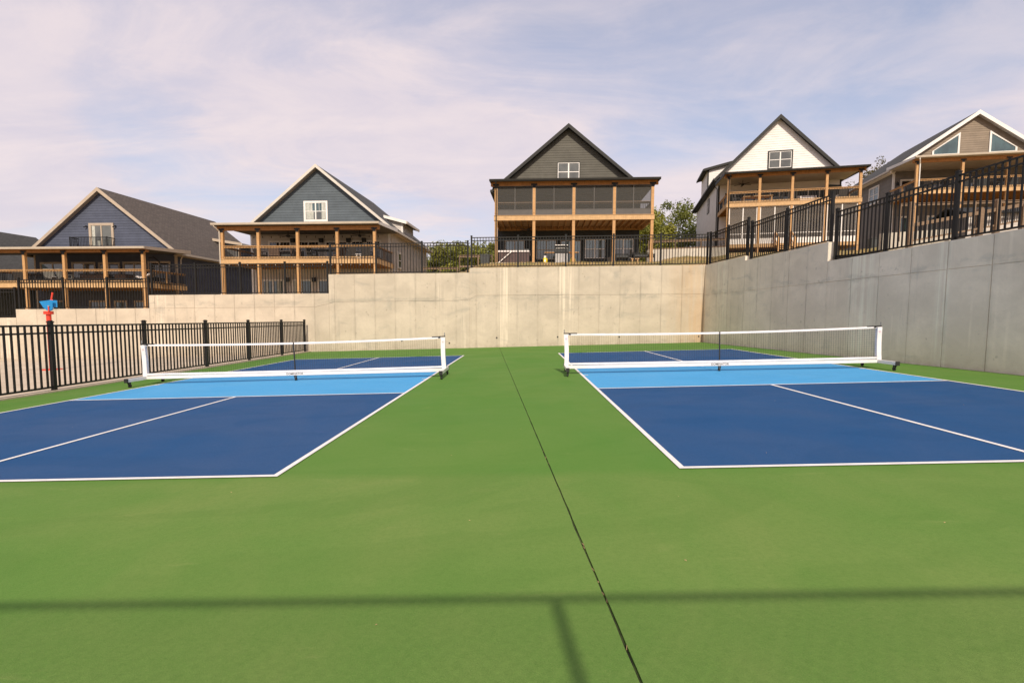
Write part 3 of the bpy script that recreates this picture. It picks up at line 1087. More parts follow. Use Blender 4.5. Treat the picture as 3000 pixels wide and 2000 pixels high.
def make_house(cfg):
    (ox, oy), psi, zg = cfg['org'], R_(cfg['psi']), cfg['zg']
    root = thing(cfg['name'], cfg['label'], 'house', (ox, oy, zg), psi)
    root['group'] = 'houses above the wall'
    Z = lambda z: z - zg
    posts, D, Lh = cfg['posts'], cfg['D'], cfg['L']
    deck, bb, gt = Z(cfg['deck']), Z(cfg['beam']), Z(cfg['gutter'])
    x0, x1 = cfg['x0'], cfg['x1']
    xa, za, m, oh, rk = cfg['xa'], Z(cfg['za']), cfg['slope'], cfg['oh'], cfg['rake']
    trim, wall_m, side_m = cfg['trim'], M['siding_' + cfg['gable']], M['siding_' + cfg['side']]
    under_m = M['siding_' + cfg['under']]
    T = .20
    zroof = lambda x: za - m * abs(x - xa)
    # walls: solid core, then the boards
    core = MB()
    pent = [(x0, -.4), (x1, -.4), (x1, zroof(x1) - T), (xa, za - T), (x0, zroof(x0) - T)]
    core.prism(pent, lambda x, z: (x, D, z), lambda x, z: (x, D + Lh, z))
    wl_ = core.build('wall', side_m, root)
    fz = gt + .22
    gab = [(x, z) for x, z in ((x0, fz), (x1, fz), (x1, zroof(x1) - T), (xa, za - T - .01), (x0, zroof(x0) - T))]
    if zroof(x0) - T <= fz:
        xc = (za - T - fz) / m
        gab = [(xa - xc, fz), (xa + xc, fz), (xa, za - T - .01)]
    lap_boards(wl_, gab, lambda s, z: (s, D, z), (0, -1, 0), wall_m, cfg.get('expo', .172))
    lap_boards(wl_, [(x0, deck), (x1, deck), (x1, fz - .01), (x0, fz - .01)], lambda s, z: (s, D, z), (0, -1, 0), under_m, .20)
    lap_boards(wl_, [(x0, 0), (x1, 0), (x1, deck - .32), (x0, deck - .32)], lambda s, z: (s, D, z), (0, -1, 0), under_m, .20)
    for sd, y_a, y_b, z_a, z_b in cfg.get('sides', ()):
        xw = x1 if sd > 0 else x0
        lap_boards(wl_, [(D + y_a, Z(z_a)), (D + y_b, Z(z_a)), (D + y_b, Z(z_b)), (D + y_a, Z(z_b))], lambda s, z, xw=xw: (xw, s, z), (sd, 0, 0), side_m, .19)
    for xw, sd in ((x0, -1), (x1, 1)):
        c = MB().box((xw - .035 if sd < 0 else xw - .09, D - .040, 0), (xw + .09 if sd < 0 else xw + .035, D + .10, zroof(xw) - T))
        c.build('corner_board', M[cfg.get('corner', trim)], root)
    # main roof
    for sd in (-1, 1):
        xe = (x0 - oh) if sd < 0 else (x1 + oh)
        poly = [(xa, za), (xe, zroof(xe)), (xe, zroof(xe) - T + .02), (xa, za - T + .02)]
        r = MB().prism(poly, lambda x, z: (x, D - rk, z), lambda x, z: (x, D + Lh + .3, z)).build('roof', M[cfg['shingle']], root)
        k = math.hypot(1, m)
        set_uv(r, lambda co: (co.y, abs(co.x - xa) * k))
        hgt = cfg.get('rake_h', .24)
        poly = [(xa, za + .012), (xe + sd * .01, zroof(xe) + .012), (xe + sd * .01, zroof(xe) - hgt), (xa, za - hgt - .02)]
        MB().prism(poly, lambda x, z: (x, D - rk - .03, z), lambda x, z: (x, D - rk + .02, z)).build('rake_board', M[cfg.get('rake_m', trim)], r)
        poly = [(xa, za - T + .012), (xe, zroof(xe) - T + .012), (xe, zroof(xe) - T - .01), (xa, za - T - .01)]
        MB().prism(poly, lambda x, z: (x, D - rk + .022, z), lambda x, z: (x, D + .01, z)).build('soffit', M[cfg.get('soffit', trim)], r)
        zz = zroof(xe)
        MB().box((min(xe, xe + sd * .12), D - rk - .02, zz - .17), (max(xe, xe + sd * .12), D + Lh + .3, zz - .02)).build('gutter', M[cfg['gut']], r)
        MB().box((min(xe, xe - sd * (oh - .03)), D - rk + .03, zz - T - .03), (max(xe, xe - sd * (oh - .03)), D + Lh + .28, zz - T + .005)).build('eave_soffit', M[cfg.get('soffit', trim)], r)
    # porch roof, ceiling, beam, gutter
    pl, pr_ = posts[0] - .42, posts[-1] + .42
    if 'porch' in cfg:
        pl, pr_ = cfg['porch']
    up = .26
    pr = MB().prism([(-.42, gt - .05), (D - .03, gt + up - .05), (D - .03, gt + up), (-.42, gt)], lambda y, z: (pl, y, z), lambda y, z: (pr_, y, z)).build('porch_roof', M[cfg['shingle']], root)
    set_uv(pr, lambda co: (co.x, co.y))
    MB().prism([(-.36, bb + .275), (D - .035, bb + .34), (D - .035, bb + .36), (-.36, bb + .295)], lambda y, z: (pl + .02, y, z), lambda y, z: (pr_ - .02, y, z)).build('porch_ceiling', M[cfg['ceiling']], pr)
    for xx in (pl, pr_):
        MB().prism([(-.42, gt - .17), (D - .03, gt + up - .25), (D - .03, gt + up + .01), (-.42, gt + .01)], lambda y, z: (xx - .015, y, z), lambda y, z: (xx + .015, y, z)).build('end_board', M[trim], pr)
    g = MB().prism([(-.56, gt - .01), (-.425, gt + .012), (-.425, gt - .14), (-.52, gt - .14), (-.545, gt - .08)], lambda y, z: (pl - .05, y, z), lambda y, z: (pr_ + .05, y, z))
    g.build('gutter', M[cfg['gut']], pr)
    MB().box((posts[0] - .34, -.07, bb), (posts[-1] + .34, .07, bb + .27)).build('porch_beam', M['cedar_beam'], root)
    # posts
    pw = .088
    ze = cfg.get('foot', 0)
    for x in posts:
        p = MB().box((x - pw, -pw, -.25), (x + pw, pw, bb)).build('post', M['cedar'], root)
        MB().box((x - .20, -.098, bb + .02), (x + .20, -.0885, bb + .13)).box((x - pw - .008, -.100, bb - .13), (x + pw + .008, -.0885, bb + .0195)).build('bracket', M['black_metal'], p)
        MB().box((x - pw - .015, -pw - .015, deck + .17), (x + pw + .015, pw + .015, deck + .20)).build('collar', M['cedar'], p)
    # deck
    xa0, xa1 = posts[0] - .13, posts[-1] + .13
    dk = MB().box((xa0, -.135, deck - .29), (xa1, -.092, deck - .002)).build('deck', M['deck_wood'], root)
    MB().box((xa0, -.16, deck), (xa1, D - .03, deck + .028)).build('deck_floor', M['deck_wood'], dk)
    for xx in (xa0, xa1 - .04):
        MB().box((xx, -.09, deck - .28), (xx + .04, D - .03, deck - .003)).build('end_joist', M['deck_wood'], dk)
    MB().box((xa0, D - .09, deck - .28), (xa1, D - .035, deck - .003)).build('ledger', M['joist_wood'], dk)
    jm = MB().box((-.02, -.088, deck - .24), (.02, D - .095, deck - .004)).mesh('joist', M['joist_wood'])
    n = int((xa1 - xa0) / .41)
    for i in range(1, n):
        put('joist', jm, dk, (xa0 + (xa1 - xa0) * i / n, 0, 0))
    # railing between the posts and along the ends
    if cfg.get('rails', True):
        for a, b in zip(posts, posts[1:]):
            railing(root, (a + pw + .002, 0), (b - pw - .002, 0), deck + .03, cfg.get('rail_h', .87))
        for x in (posts[0], posts[-1]):
            railing(root, (x, pw + .002), (x, D - .06), deck + .03, cfg.get('rail_h', .87))
            MB().box((x - .05, D * .5 - .05, deck + .03), (x + .05, D * .5 + .05, deck + .03 + cfg.get('rail_h', .87) - .035)).build('rail_post', M['cedar'], root)
    # windows and doors: (wall, s0, s1, z0, z1, options)
    for wd in cfg.get('windows', ()):
        wallk, s0, s1, z0, z1, kw = wd
        kw = dict(kw)
        if wallk == 'F':
            to3, nrm = (lambda s, z: (s, D - .026, z)), (0, -1, 0)
        elif wallk == 'R':
            to3, nrm = (lambda s, z: (x1 + .026, D + s, z)), (1, 0, 0)
        else:
            to3, nrm = (lambda s, z: (x0 - .026, D + s, z)), (-1, 0, 0)
        window(root, to3, nrm, s0, s1, Z(z0), Z(z1), kw.pop('trim', trim), **kw)
    # shed dormer on one slope
    for (sd, ya, yb, ztop, ms) in cfg.get('dormers', ()):
        xw = (x1 if sd > 0 else x0)
        zt = Z(ztop)
        # inner end where the flat roof meets the main roof: zt + ms*d = za - m*(hw - d)
        hw = abs(xw - xa)
        dd = (zt - (za - m * hw)) / (m - ms)
        dd = min(dd, hw * .95)
        xi, zi = xw - sd * dd, zt + ms * dd
        fm = M['siding_' + cfg.get('dormer_front', cfg['side'])]
        xo = xw - sd * .004
        quad = [(xo, zroof(xw) - T), (xo, zt), (xi, zi)]
        dm = MB().prism(quad, lambda x, z: (x, D + ya, z), lambda x, z: (x, D + yb, z)).build('dormer', side_m, root)
        qq = quad if sd > 0 else quad[::-1]
        lap_boards(dm, [(xw - sd * .10, zroof(xw) - .02)] + [(xw - sd * .10, zt), (xi, zi)], lambda s, z: (s, D + ya, z), (0, -1, 0), fm, .19)
        lap_boards(dm, [(D + ya, zroof(xw) - .3), (D + yb, zroof(xw) - .3), (D + yb, zt - .02), (D + ya, zt - .02)], lambda s, z: (xw, s, z), (sd, 0, 0), side_m, .19)
        MB().box((min(xw - sd * .09, xw + sd * .035), D + ya - .035, zroof(xw) - T), (max(xw - sd * .09, xw + sd * .035), D + ya + .09, zt)).build('corner_board', M[cfg.get('corner', trim)], dm)
        xo2 = xw + sd * .40
        zo2 = zt - ms * .40
        rp2 = [(xi, zi + .16), (xo2, zo2 + .16), (xo2, zo2), (xi, zi)]
        rr = MB().prism(rp2, lambda x, z: (x, D + ya - .30, z), lambda x, z: (x, D + yb + .3, z)).build('dormer_roof', M[cfg['shingle']], root)
        set_uv(rr, lambda co: (co.y, co.x))
        fp = [(xi, zi + .175), (xo2 + sd * .01, zo2 + .175), (xo2 + sd * .01, zo2 - .05), (xi, zi - .05)]
        MB().prism(fp, lambda x, z: (x, D + ya - .33, z), lambda x, z: (x, D + ya - .303, z)).build('rake_board', M[trim], rr)
        MB().box((min(xo2, xo2 + sd * .10), D + ya - .33, zo2 - .04), (max(xo2, xo2 + sd * .10), D + yb + .3, zo2 + .14)).build('gutter', M[cfg['gut']], rr)
    # downspouts: (x, y) in the local frame from gutter to ground
    for (dx_, dy_, ztop, gx, gy) in cfg.get('spouts', ()):
        zt = Z(ztop)
        MB().tube([(gx, gy, zt), (gx, gy, zt - .12), (dx_, dy_, zt - .42), (dx_, dy_, .02)], [.04] * 4, 6).build('downspout', M[cfg.get('spout_m', cfg['gut'])], root)
    return root


def w(wallk, s0, s1, z0, z1, **kw):
    return (wallk, s0, s1, z0, z1, kw)


H1 = make_house(dict(name='navy_house', label='navy-blue sided house with beige trim at the left end', org=(-34.036, 28.3), psi=-3, zg=.45, deck=3.43, beam=5.43, gutter=5.74,
    posts=[-3.05, -.21, 2.62, 5.47, 8.12], D=3.7, L=12.0, x0=-3.60, x1=7.45, xa=1.94, za=10.52, slope=.787, oh=.42, rake=.32, trim='trim_beige', gut='trim_gutter',
    gable='navy', side='navy', under='navy', shingle='shingle_brown', ceiling='ceiling_dark', soffit='trim_beige', porch=(-6.2, 8.60), expo=.185,
    sides=((1, 0, 11.9, .5, 5.62),), dormers=((1, 7.4, 10.8, 7.55, .16),), dormer_front='mid_grey',
    windows=[w('F', 1.02, 2.66, 6.02, 7.90, nx=2, ny=1, glass='glass_grey', tw=.14, sash='trim_beige', curtain=[(.06, .20, .02, .98), (.30, .42, .02, .40)]),
             w('F', -3.05, -1.25, 3.75, 5.15, nx=2, ny=1, trim='trim_beige', sash='trim_beige', glass='glass_blue_reflection'),
             w('F', -.55, 1.15, 3.60, 5.15, nx=2, ny=1, trim='trim_beige', sash='trim_beige', glass='glass_grey'),
             w('F', 1.55, 3.05, 3.50, 5.12, nx=2, ny=1, trim='trim_beige', sash='trim_beige', glass='glass_dark', curtain=[(.05, .4, .02, .9)]),
             w('F', 3.45, 5.0, 3.75, 5.15, nx=2, ny=1, trim='trim_beige', sash='trim_beige', glass='glass_grey'),
             w('F', 5.4, 6.95, 3.75, 5.18, nx=2, ny=1, trim='trim_beige', sash='trim_beige', glass='glass_dark'),
             w('F', -2.6, -1.1, .9, 2.35, trim='trim_beige', nx=2, ny=1, sash='trim_beige', glass='glass_teal_reflection'),
             w('F', .6, 2.1, .9, 2.35, trim='trim_beige', nx=2, ny=1, sash='trim_beige', glass='glass_teal_reflection'),
             w('F', 2.6, 3.5, .5, 2.35, trim='trim_beige', nx=1, ny=2, sash='trim_beige', glass='glass_teal_reflection', name='door'),
             w('F', 4.2, 5.7, .9, 2.35, trim='trim_beige', nx=2, ny=1, sash='trim_beige', glass='glass_teal_reflection')],
    spouts=((7.65, 3.9, 5.80, 7.93, 3.75),)))
# small iron balcony under the gable door
bal = MB().box((-.02, 2.98, 5.42), (2.86, 3.02, 5.46)).box((-.02, 2.98, 6.44), (2.86, 3.02, 6.49)).box((-.02, 3.0, 6.44), (.02, 3.66, 6.49)).box((2.82, 3.0, 6.44), (2.86, 3.66, 6.49)).box((0, 2.98, 5.36), (2.84, 3.66, 5.41))
bo = bal.build('balcony', M['black_metal'], H1)
bo.location = (0, 0, 0)
kb = MB().box((-.010, -.010, 5.43), (.010, .010, 6.45)).mesh('baluster', M['black_metal'])
for i in range(24):
    put('baluster', kb, bo, (.10 + i * .115, 3.0, 0))
for y in (3.12, 3.25, 3.38, 3.51):
    put('baluster', kb, bo, (0, y, 0))
    put('baluster', kb, bo, (2.84, y, 0))
for x in (0, 2.84):
    MB().box((x - .025, 2.975, 5.36), (x + .025, 3.025, 6.52)).build('balcony_post', M['black_metal'], bo)
for x in (.72, 2.96):
    MB().box((x - .05, 3.56, 7.32), (x + .05, 3.66, 7.40)).tube([(x, 3.58, 7.34), (x - .12, 3.50, 7.28)], .035, 8).build('flood_lamp', M['black_metal'], H1)

H2 = make_house(dict(name='slate_house', label='slate-blue gabled house with white trim and wooden deck', org=(-21.516, 29.3), psi=-3, zg=2.05, deck=5.12, beam=7.04, gutter=7.48,
    posts=[-.02, 2.51, 5.24, 7.96, 10.5], D=3.7, L=11.2, x0=-.30, x1=10.3, xa=5.0, za=12.36, slope=.815, oh=.42, rake=.40, trim='trim_white', gut='trim_gutter',
    gable='slate', side='stone_grey', under='stone_grey', shingle='shingle_dark', ceiling='ceiling_dark', soffit='trim_beige', rake_m='trim_cream', porch=(-.42, 10.92), expo=.185, rake_h=.21,
    sides=((1, 0, 11.1, 2.1, 7.45),), dormers=((1, 3.3, 6.4, 8.82, .27),),
    windows=[w('F', 3.98, 5.58, 8.42, 9.70, nx=2, ny=2, glass='glass_teal_reflection', low_glass='glass_grey', tw=.11, grid_top=3, curtain=[(.05, .34, .51, .95), (.05, .40, .06, .49), (.78, .95, .06, .95)]),
             w('F', 1.15, 2.75, 5.5, 6.85, nx=2, ny=2, glass='glass_dark', grid_top=3), w('F', 3.35, 4.95, 5.5, 6.85, nx=2, ny=2, glass='glass_dark', grid_top=3),
             w('F', 5.5, 7.1, 5.2, 6.82, nx=2, ny=1, glass='glass_dark', name='patio_door'), w('F', 7.45, 8.35, 5.5, 6.85, nx=1, ny=2, glass='glass_dark', grid_top=3),
             w('F', 8.55, 9.6, 5.5, 6.85, nx=2, ny=2, glass='glass_dark', grid_top=3),
             w('F', .55, 2.1, 2.6, 4.0, nx=2, ny=1, glass='glass_teal_reflection', curtain=[(.1, .3, .05, .95), (.7, .9, .05, .95)]), w('F', 2.9, 4.3, 2.6, 4.0, nx=2, ny=1, glass='glass_teal_reflection', curtain=[(.05, .25, .05, .95)]),
             w('F', 4.9, 6.6, 2.2, 4.0, nx=2, ny=1, glass='glass_teal_reflection', name='patio_door'), w('F', 7.6, 9.2, 2.6, 4.0, nx=2, ny=1, glass='glass_teal_reflection'),
             w('R', 1.9, 2.7, 5.15, 6.25, nx=1, ny=2, glass='glass_grey')],
    spouts=((-.13, -.16, 7.40, -.30, -.46), (10.40, 3.9, 7.72, 10.75, 3.75))))

H3 = make_house(dict(name='olive_house', label='tall olive-grey gabled house with screened upper porch in the middle', org=(-2.970, 28.2), psi=-2.5, zg=4.74, deck=7.78, beam=9.66, gutter=9.99,
    posts=[0, 2.44, 4.97, 7.52, 9.9], D=3.7, L=12, x0=-.20, x1=9.80, xa=4.74, za=14.74, slope=.826, oh=.42, rake=.45, trim='trim_dark', gut='trim_dark',
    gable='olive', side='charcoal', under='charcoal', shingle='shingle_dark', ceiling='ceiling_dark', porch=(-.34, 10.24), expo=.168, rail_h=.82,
    sides=((-1, 0, 6, 4.8, 9.8), (1, 0, 3, 4.8, 9.8)),
    windows=[w('F', 4.03, 5.55, 10.92, 12.20, nx=2, ny=2, glass='glass_grey', tw=.05, trim='trim_dark'),
             w('F', .8, 2.3, 8.2, 9.25, nx=2, ny=2, glass='glass_dark', trim='trim_dark', sash='kick_panel'), w('F', 3.0, 4.3, 8.2, 9.25, nx=2, ny=2, glass='glass_dark', trim='trim_dark', sash='kick_panel'),
             w('F', 4.8, 6.3, 7.9, 9.25, nx=2, ny=1, glass='glass_dark', trim='trim_dark', sash='kick_panel', name='patio_door'), w('F', 7.4, 8.9, 8.2, 9.25, nx=2, ny=2, glass='glass_dark', trim='trim_dark', sash='kick_panel'),
             w('F', .28, 1.72, 5.45, 6.80, nx=2, ny=2, glass='glass_blue_reflection', low_glass='glass_grey', tw=.04, sash='trim_beige', trim='trim_dark'), w('F', 2.55, 3.98, 5.45, 6.82, nx=2, ny=2, glass='glass_blue_reflection', low_glass='glass_grey', tw=.04, sash='trim_beige', trim='trim_dark'),
             w('F', 4.30, 5.72, 4.85, 6.78, nx=2, ny=1, glass='glass_blue_reflection', tw=.05, sash='trim_beige', trim='trim_dark', name='patio_door'),
             w('F', 6.02, 7.45, 5.52, 6.84, nx=2, ny=2, glass='glass_blue_reflection', low_glass='glass_grey', tw=.04, sash='trim_white', trim='trim_dark'), w('F', 8.02, 9.42, 5.52, 6.86, nx=2, ny=2, glass='glass_blue_reflection', low_glass='glass_grey', tw=.04, sash='trim_white', trim='trim_dark')],
    spouts=((.02, -.17, 9.90, .02, -.46),)))
# insect screens with kick panels between the upper posts
for a, b in zip([0, 2.44, 4.97, 7.52], [2.44, 4.97, 7.52, 9.9]):
    z0, z1 = 7.78 - 4.74 + .03, 9.66 - 4.74
    a, b = a + .09, b - .09
    mid = (a + b) / 2
    y = -.055
    fr = MB()
    for q in ((a, a + .035, z0, z1), (b - .035, b, z0, z1), (mid - .025, mid + .025, z0, z1)):
        fr.box((q[0], y - .02, q[2]), (q[1], y + .015, q[3]))
    for p0, p1 in ((a + .036, mid - .026), (mid + .026, b - .036)):
        for zz in (z1 - .035, z0, z0 + .34, z0 + .78):
            fr.box((p0, y - .018, zz), (p1, y + .013, zz + .035))
    sf = fr.build('screen_frame', M['kick_panel'], H3)
    for p0, p1 in ((a + .036, mid - .026), (mid + .026, b - .036)):
        MB().box((p0, y - .010, z0 + .036), (p1, y + .006, z0 + .338)).build('kick_panel', M['kick_panel'], sf)
        MB().box((p0, y - .003, z0 + .377), (p1, y - .001, z0 + .778)).build('screen', M['insect_screen'], sf)
        MB().box((p0, y - .003, z0 + .817), (p1, y - .001, z1 - .037)).build('screen', M['insect_screen'], sf)

H4 = make_house(dict(name='white_house', label='white gabled house with black trim and side dormer', org=(15.049, 36.0), psi=-11.5, zg=6.45, deck=10.33, beam=12.36, gutter=12.66,
    posts=[-.02, 2.25, 4.57, 6.95, 9.22], D=3.7, L=12.6, x0=-.12, x1=9.3, xa=4.46, za=18.16, slope=.985, oh=.40, rake=.40, trim='trim_dark', gut='trim_dark',
    gable='white_siding', side='white_siding', under='white_siding', shingle='shingle_dark', ceiling='ceiling_light', soffit='trim_dark', porch=(-.42, 9.60), expo=.19, rake_h=.30,
    sides=((-1, 0, 12.5, 6.5, 13.2),), dormers=((-1, 6.0, 9.8, 15.75, .23),),
    windows=[w('F', 3.78, 5.50, 13.92, 15.25, nx=2, ny=2, glass='glass_grey', tw=.10, trim='trim_dark'),
             w('F', .5, 2.7, 10.6, 11.95, nx=3, ny=1, glass='glass_dark', trim='trim_dark', tw=.08), w('F', 3.3, 5.4, 10.4, 11.95, nx=3, ny=1, glass='glass_dark', trim='trim_dark', tw=.08, name='patio_door', curtain=[(.1, .3, .02, .4), (.7, .9, .02, .4)]),
             w('F', 6.0, 8.6, 10.6, 12.0, nx=3, ny=1, glass='glass_dark', trim='trim_dark', tw=.08),
             w('F', 3.0, 4.1, 7.6, 9.4, nx=2, ny=1, glass='glass_grey', name='door'), w('F', 6.0, 8.0, 7.7, 9.4, nx=2, ny=1, glass='glass_dark'),
             w('L', 4.4, 5.3, 11.4, 12.6, nx=2, ny=2, glass='glass_grey', trim='trim_dark', tw=.06), w('L', 8.2, 9.4, 8.3, 9.5, nx=2, ny=2, glass='glass_grey', trim='trim_dark', tw=.06)],
    corner='trim_dark', spouts=((.0, -.17, 12.58, .0, -.46), (-.20, 3.9, 12.9, -.55, 3.75))))
# white screened porch below the deck
zg4 = 6.45
fl = 7.14 - zg4
MB().box((-.15, -.12, fl - .26), (9.35, 3.6, fl)).build('porch_floor', M['deck_wood'], H4)
for a, b in zip([-.02, 2.25, 4.57, 6.95], [2.25, 4.57, 6.95, 9.22]):
    z0, z1 = fl, 10.04 - zg4
    a, b = a + .09, b - .09
    mid = (a + b) / 2
    fr = MB()
    for q in ((a, a + .07), (b - .07, b), (mid - .035, mid + .035)):
        fr.box((q[0], -.02, z0), (q[1], .03, z1))
    for p0, p1 in ((a + .071, mid - .036), (mid + .036, b - .071)):
        for zz, h in ((z1 - .05, .05), (z0 + .02, .42), (z0 + .78, .05)):
            fr.box((p0, -.018, zz), (p1, .028, zz + h))
    sf = fr.build('screen_frame', M['trim_white'], H4)
    for p0, p1 in ((a + .071, mid - .036), (mid + .036, b - .071)):
        MB().box((p0, .003, z0 + .443), (p1, .005, z0 + .778)).build('screen', M['light_screen'], sf)
        MB().box((p0, .003, z0 + .832), (p1, .005, z1 - .052)).build('screen', M['light_screen'], sf)
# steps with cedar handrails down from that porch
st = MB()
for i in range(3):
    st.box((3.5, -.45 - i * .28, fl - .2 - i * .18), (4.55, -.125 - i * .28, fl - .14 - i * .18))
so = st.build('porch_steps', M['deck_wood'], H4)
for x in (3.46, 4.60):
    MB().bar((x, -.14, fl + .9), (x, -1.15, fl + .2), .06, .09).bar((x, -1.12, -.2), (x, -1.12, fl + .28), .09, .09, (0, 1, 0)).bar((x, -.18, fl - .2), (x, -.18, fl + .92), .08, .08, (0, 1, 0)).bar((x, -.14, fl + .35), (x, -1.1, fl - .35), .05, .07).build('handrail', M['cedar'], so)

H5 = make_house(dict(name='tan_house', label='tan sided house with white trim and slanted gable windows at the right edge', org=(30.648, 37.0), psi=-9.4, zg=7.9, deck=11.60, beam=13.80, gutter=14.22,
    posts=[-.22, 2.97, 6.08, 9.2, 12.3], D=3.7, L=10, x0=-.02, x1=12.0, xa=5.95, za=18.80, slope=.705, oh=.50, rake=.45, trim='trim_white', gut='trim_gutter',
    gable='tan', side='mid_grey', under='mid_grey', shingle='shingle_dark', ceiling='ceiling_light', soffit='trim_white', porch=(-.60, 12.7), expo=.185, rake_h=.30,
    sides=((-1, 0, 9.9, 8.2, 14.1),),
    windows=[w('F', .6, 2.2, 11.8, 13.35, nx=2, ny=1, glass='glass_dark'), w('F', 3.0, 4.6, 12.1, 13.35, nx=2, ny=2, glass='glass_dark', grid_top=3), w('F', 5.2, 7.0, 11.7, 13.35, nx=2, ny=1, glass='glass_blue_reflection', name='patio_door'),
             w('F', 7.6, 9.2, 12.1, 13.35, nx=2, ny=2, glass='glass_dark', grid_top=3),
             w('F', .6, 2.0, 8.9, 10.2, nx=2, ny=1, glass='glass_teal_reflection'), w('F', 2.8, 4.2, 8.9, 10.2, nx=2, ny=1, glass='glass_teal_reflection'), w('F', 5.2, 6.8, 8.9, 10.2, nx=2, ny=1, glass='glass_teal_reflection'),
             w('L', 2.2, 3.75, 12.1, 13.55, nx=2, ny=2, glass='glass_teal_reflection', grid_top=3)],
    corner='trim_white', spouts=((-.10, -.16, 14.10, -.30, -.46), (.0, 3.55, 14.3, -.45, 3.6)), spout_m='trim_white'))
# slanted gable windows
for pts in ([(2.95, 15.45), (4.72, 15.45), (4.72, 16.95), (2.95, 15.75)], [(7.18, 15.45), (8.95, 15.45), (8.95, 15.75), (7.18, 16.95)]):
    cx_ = sum(p[0] for p in pts) / 4
    cz_ = sum(p[1] for p in pts) / 4
    big = [(cx_ + (x - cx_) * 1.16 , cz_ + (z - cz_) * 1.24) for x, z in pts]
    fr = MB()
    for i in range(4):
        j = (i + 1) % 4
        fr.prism([pts[i], pts[j], big[j], big[i]], lambda x, z: (x, 3.672, z - 7.9), lambda x, z: (x, 3.61, z - 7.9))
    wo = fr.build('gable_window', M['trim_white'], H5)
    MB().prism(pts, lambda x, z: (x, 3.670, z - 7.9), lambda x, z: (x, 3.652, z - 7.9)).build('pane', M['glass_teal_reflection'], wo)

# farthest left: a charcoal-roofed house, seen past the navy one
zg0 = -.4
h0 = thing('dark_roofed_house', 'dark shingled house partly hidden at the far left edge', 'house', (-46.4, 27.5, zg0), R_(-3))
h0['group'] = 'houses above the wall'
MB().prism([(-6, -.3), (5.6, -.3), (5.6, 4.0), (-.2, 8.5), (-6, 4.0)], lambda x, z: (x, 0, z), lambda x, z: (x, 13, z)).build('wall', M['siding_moss_grey'], h0)
for sd in (-1, 1):
    xe = -.2 + sd * 6.3
    r0 = MB().prism([(-.2, 8.85), (xe, 8.85 - .78 * 6.3), (xe, 8.65 - .78 * 6.3), (-.2, 8.65)], lambda x, z: (x, -.4, z), lambda x, z: (x, 13.4, z)).build('roof', M['shingle_dark'], h0)
    set_uv(r0, lambda co: (co.y, co.x * 1.27))
    MB().prism([(-.2, 8.87), (xe + sd * .02, 8.87 - .78 * 6.3), (xe + sd * .02, 8.6 - .78 * 6.3), (-.2, 8.6)], lambda x, z: (x, -.44, z), lambda x, z: (x, -.405, z)).build('rake_board', M['trim_dark'], r0)
MB().tube([(3.6, 4.2, 5.4), (3.6, 4.2, 6.9)], .075, 8).tube([(3.6, 4.2, 5.75), (3.85, 4.2, 5.45)], .06, 8).build('vent_pipe', M['trim_white'], h0)
lap_boards(h0, [(-6, .05), (5.6, .05), (5.6, 3.9), (-6, 3.9)], lambda s, z: (s, 0, z), (0, -1, 0), M['siding_moss_grey'], .2)

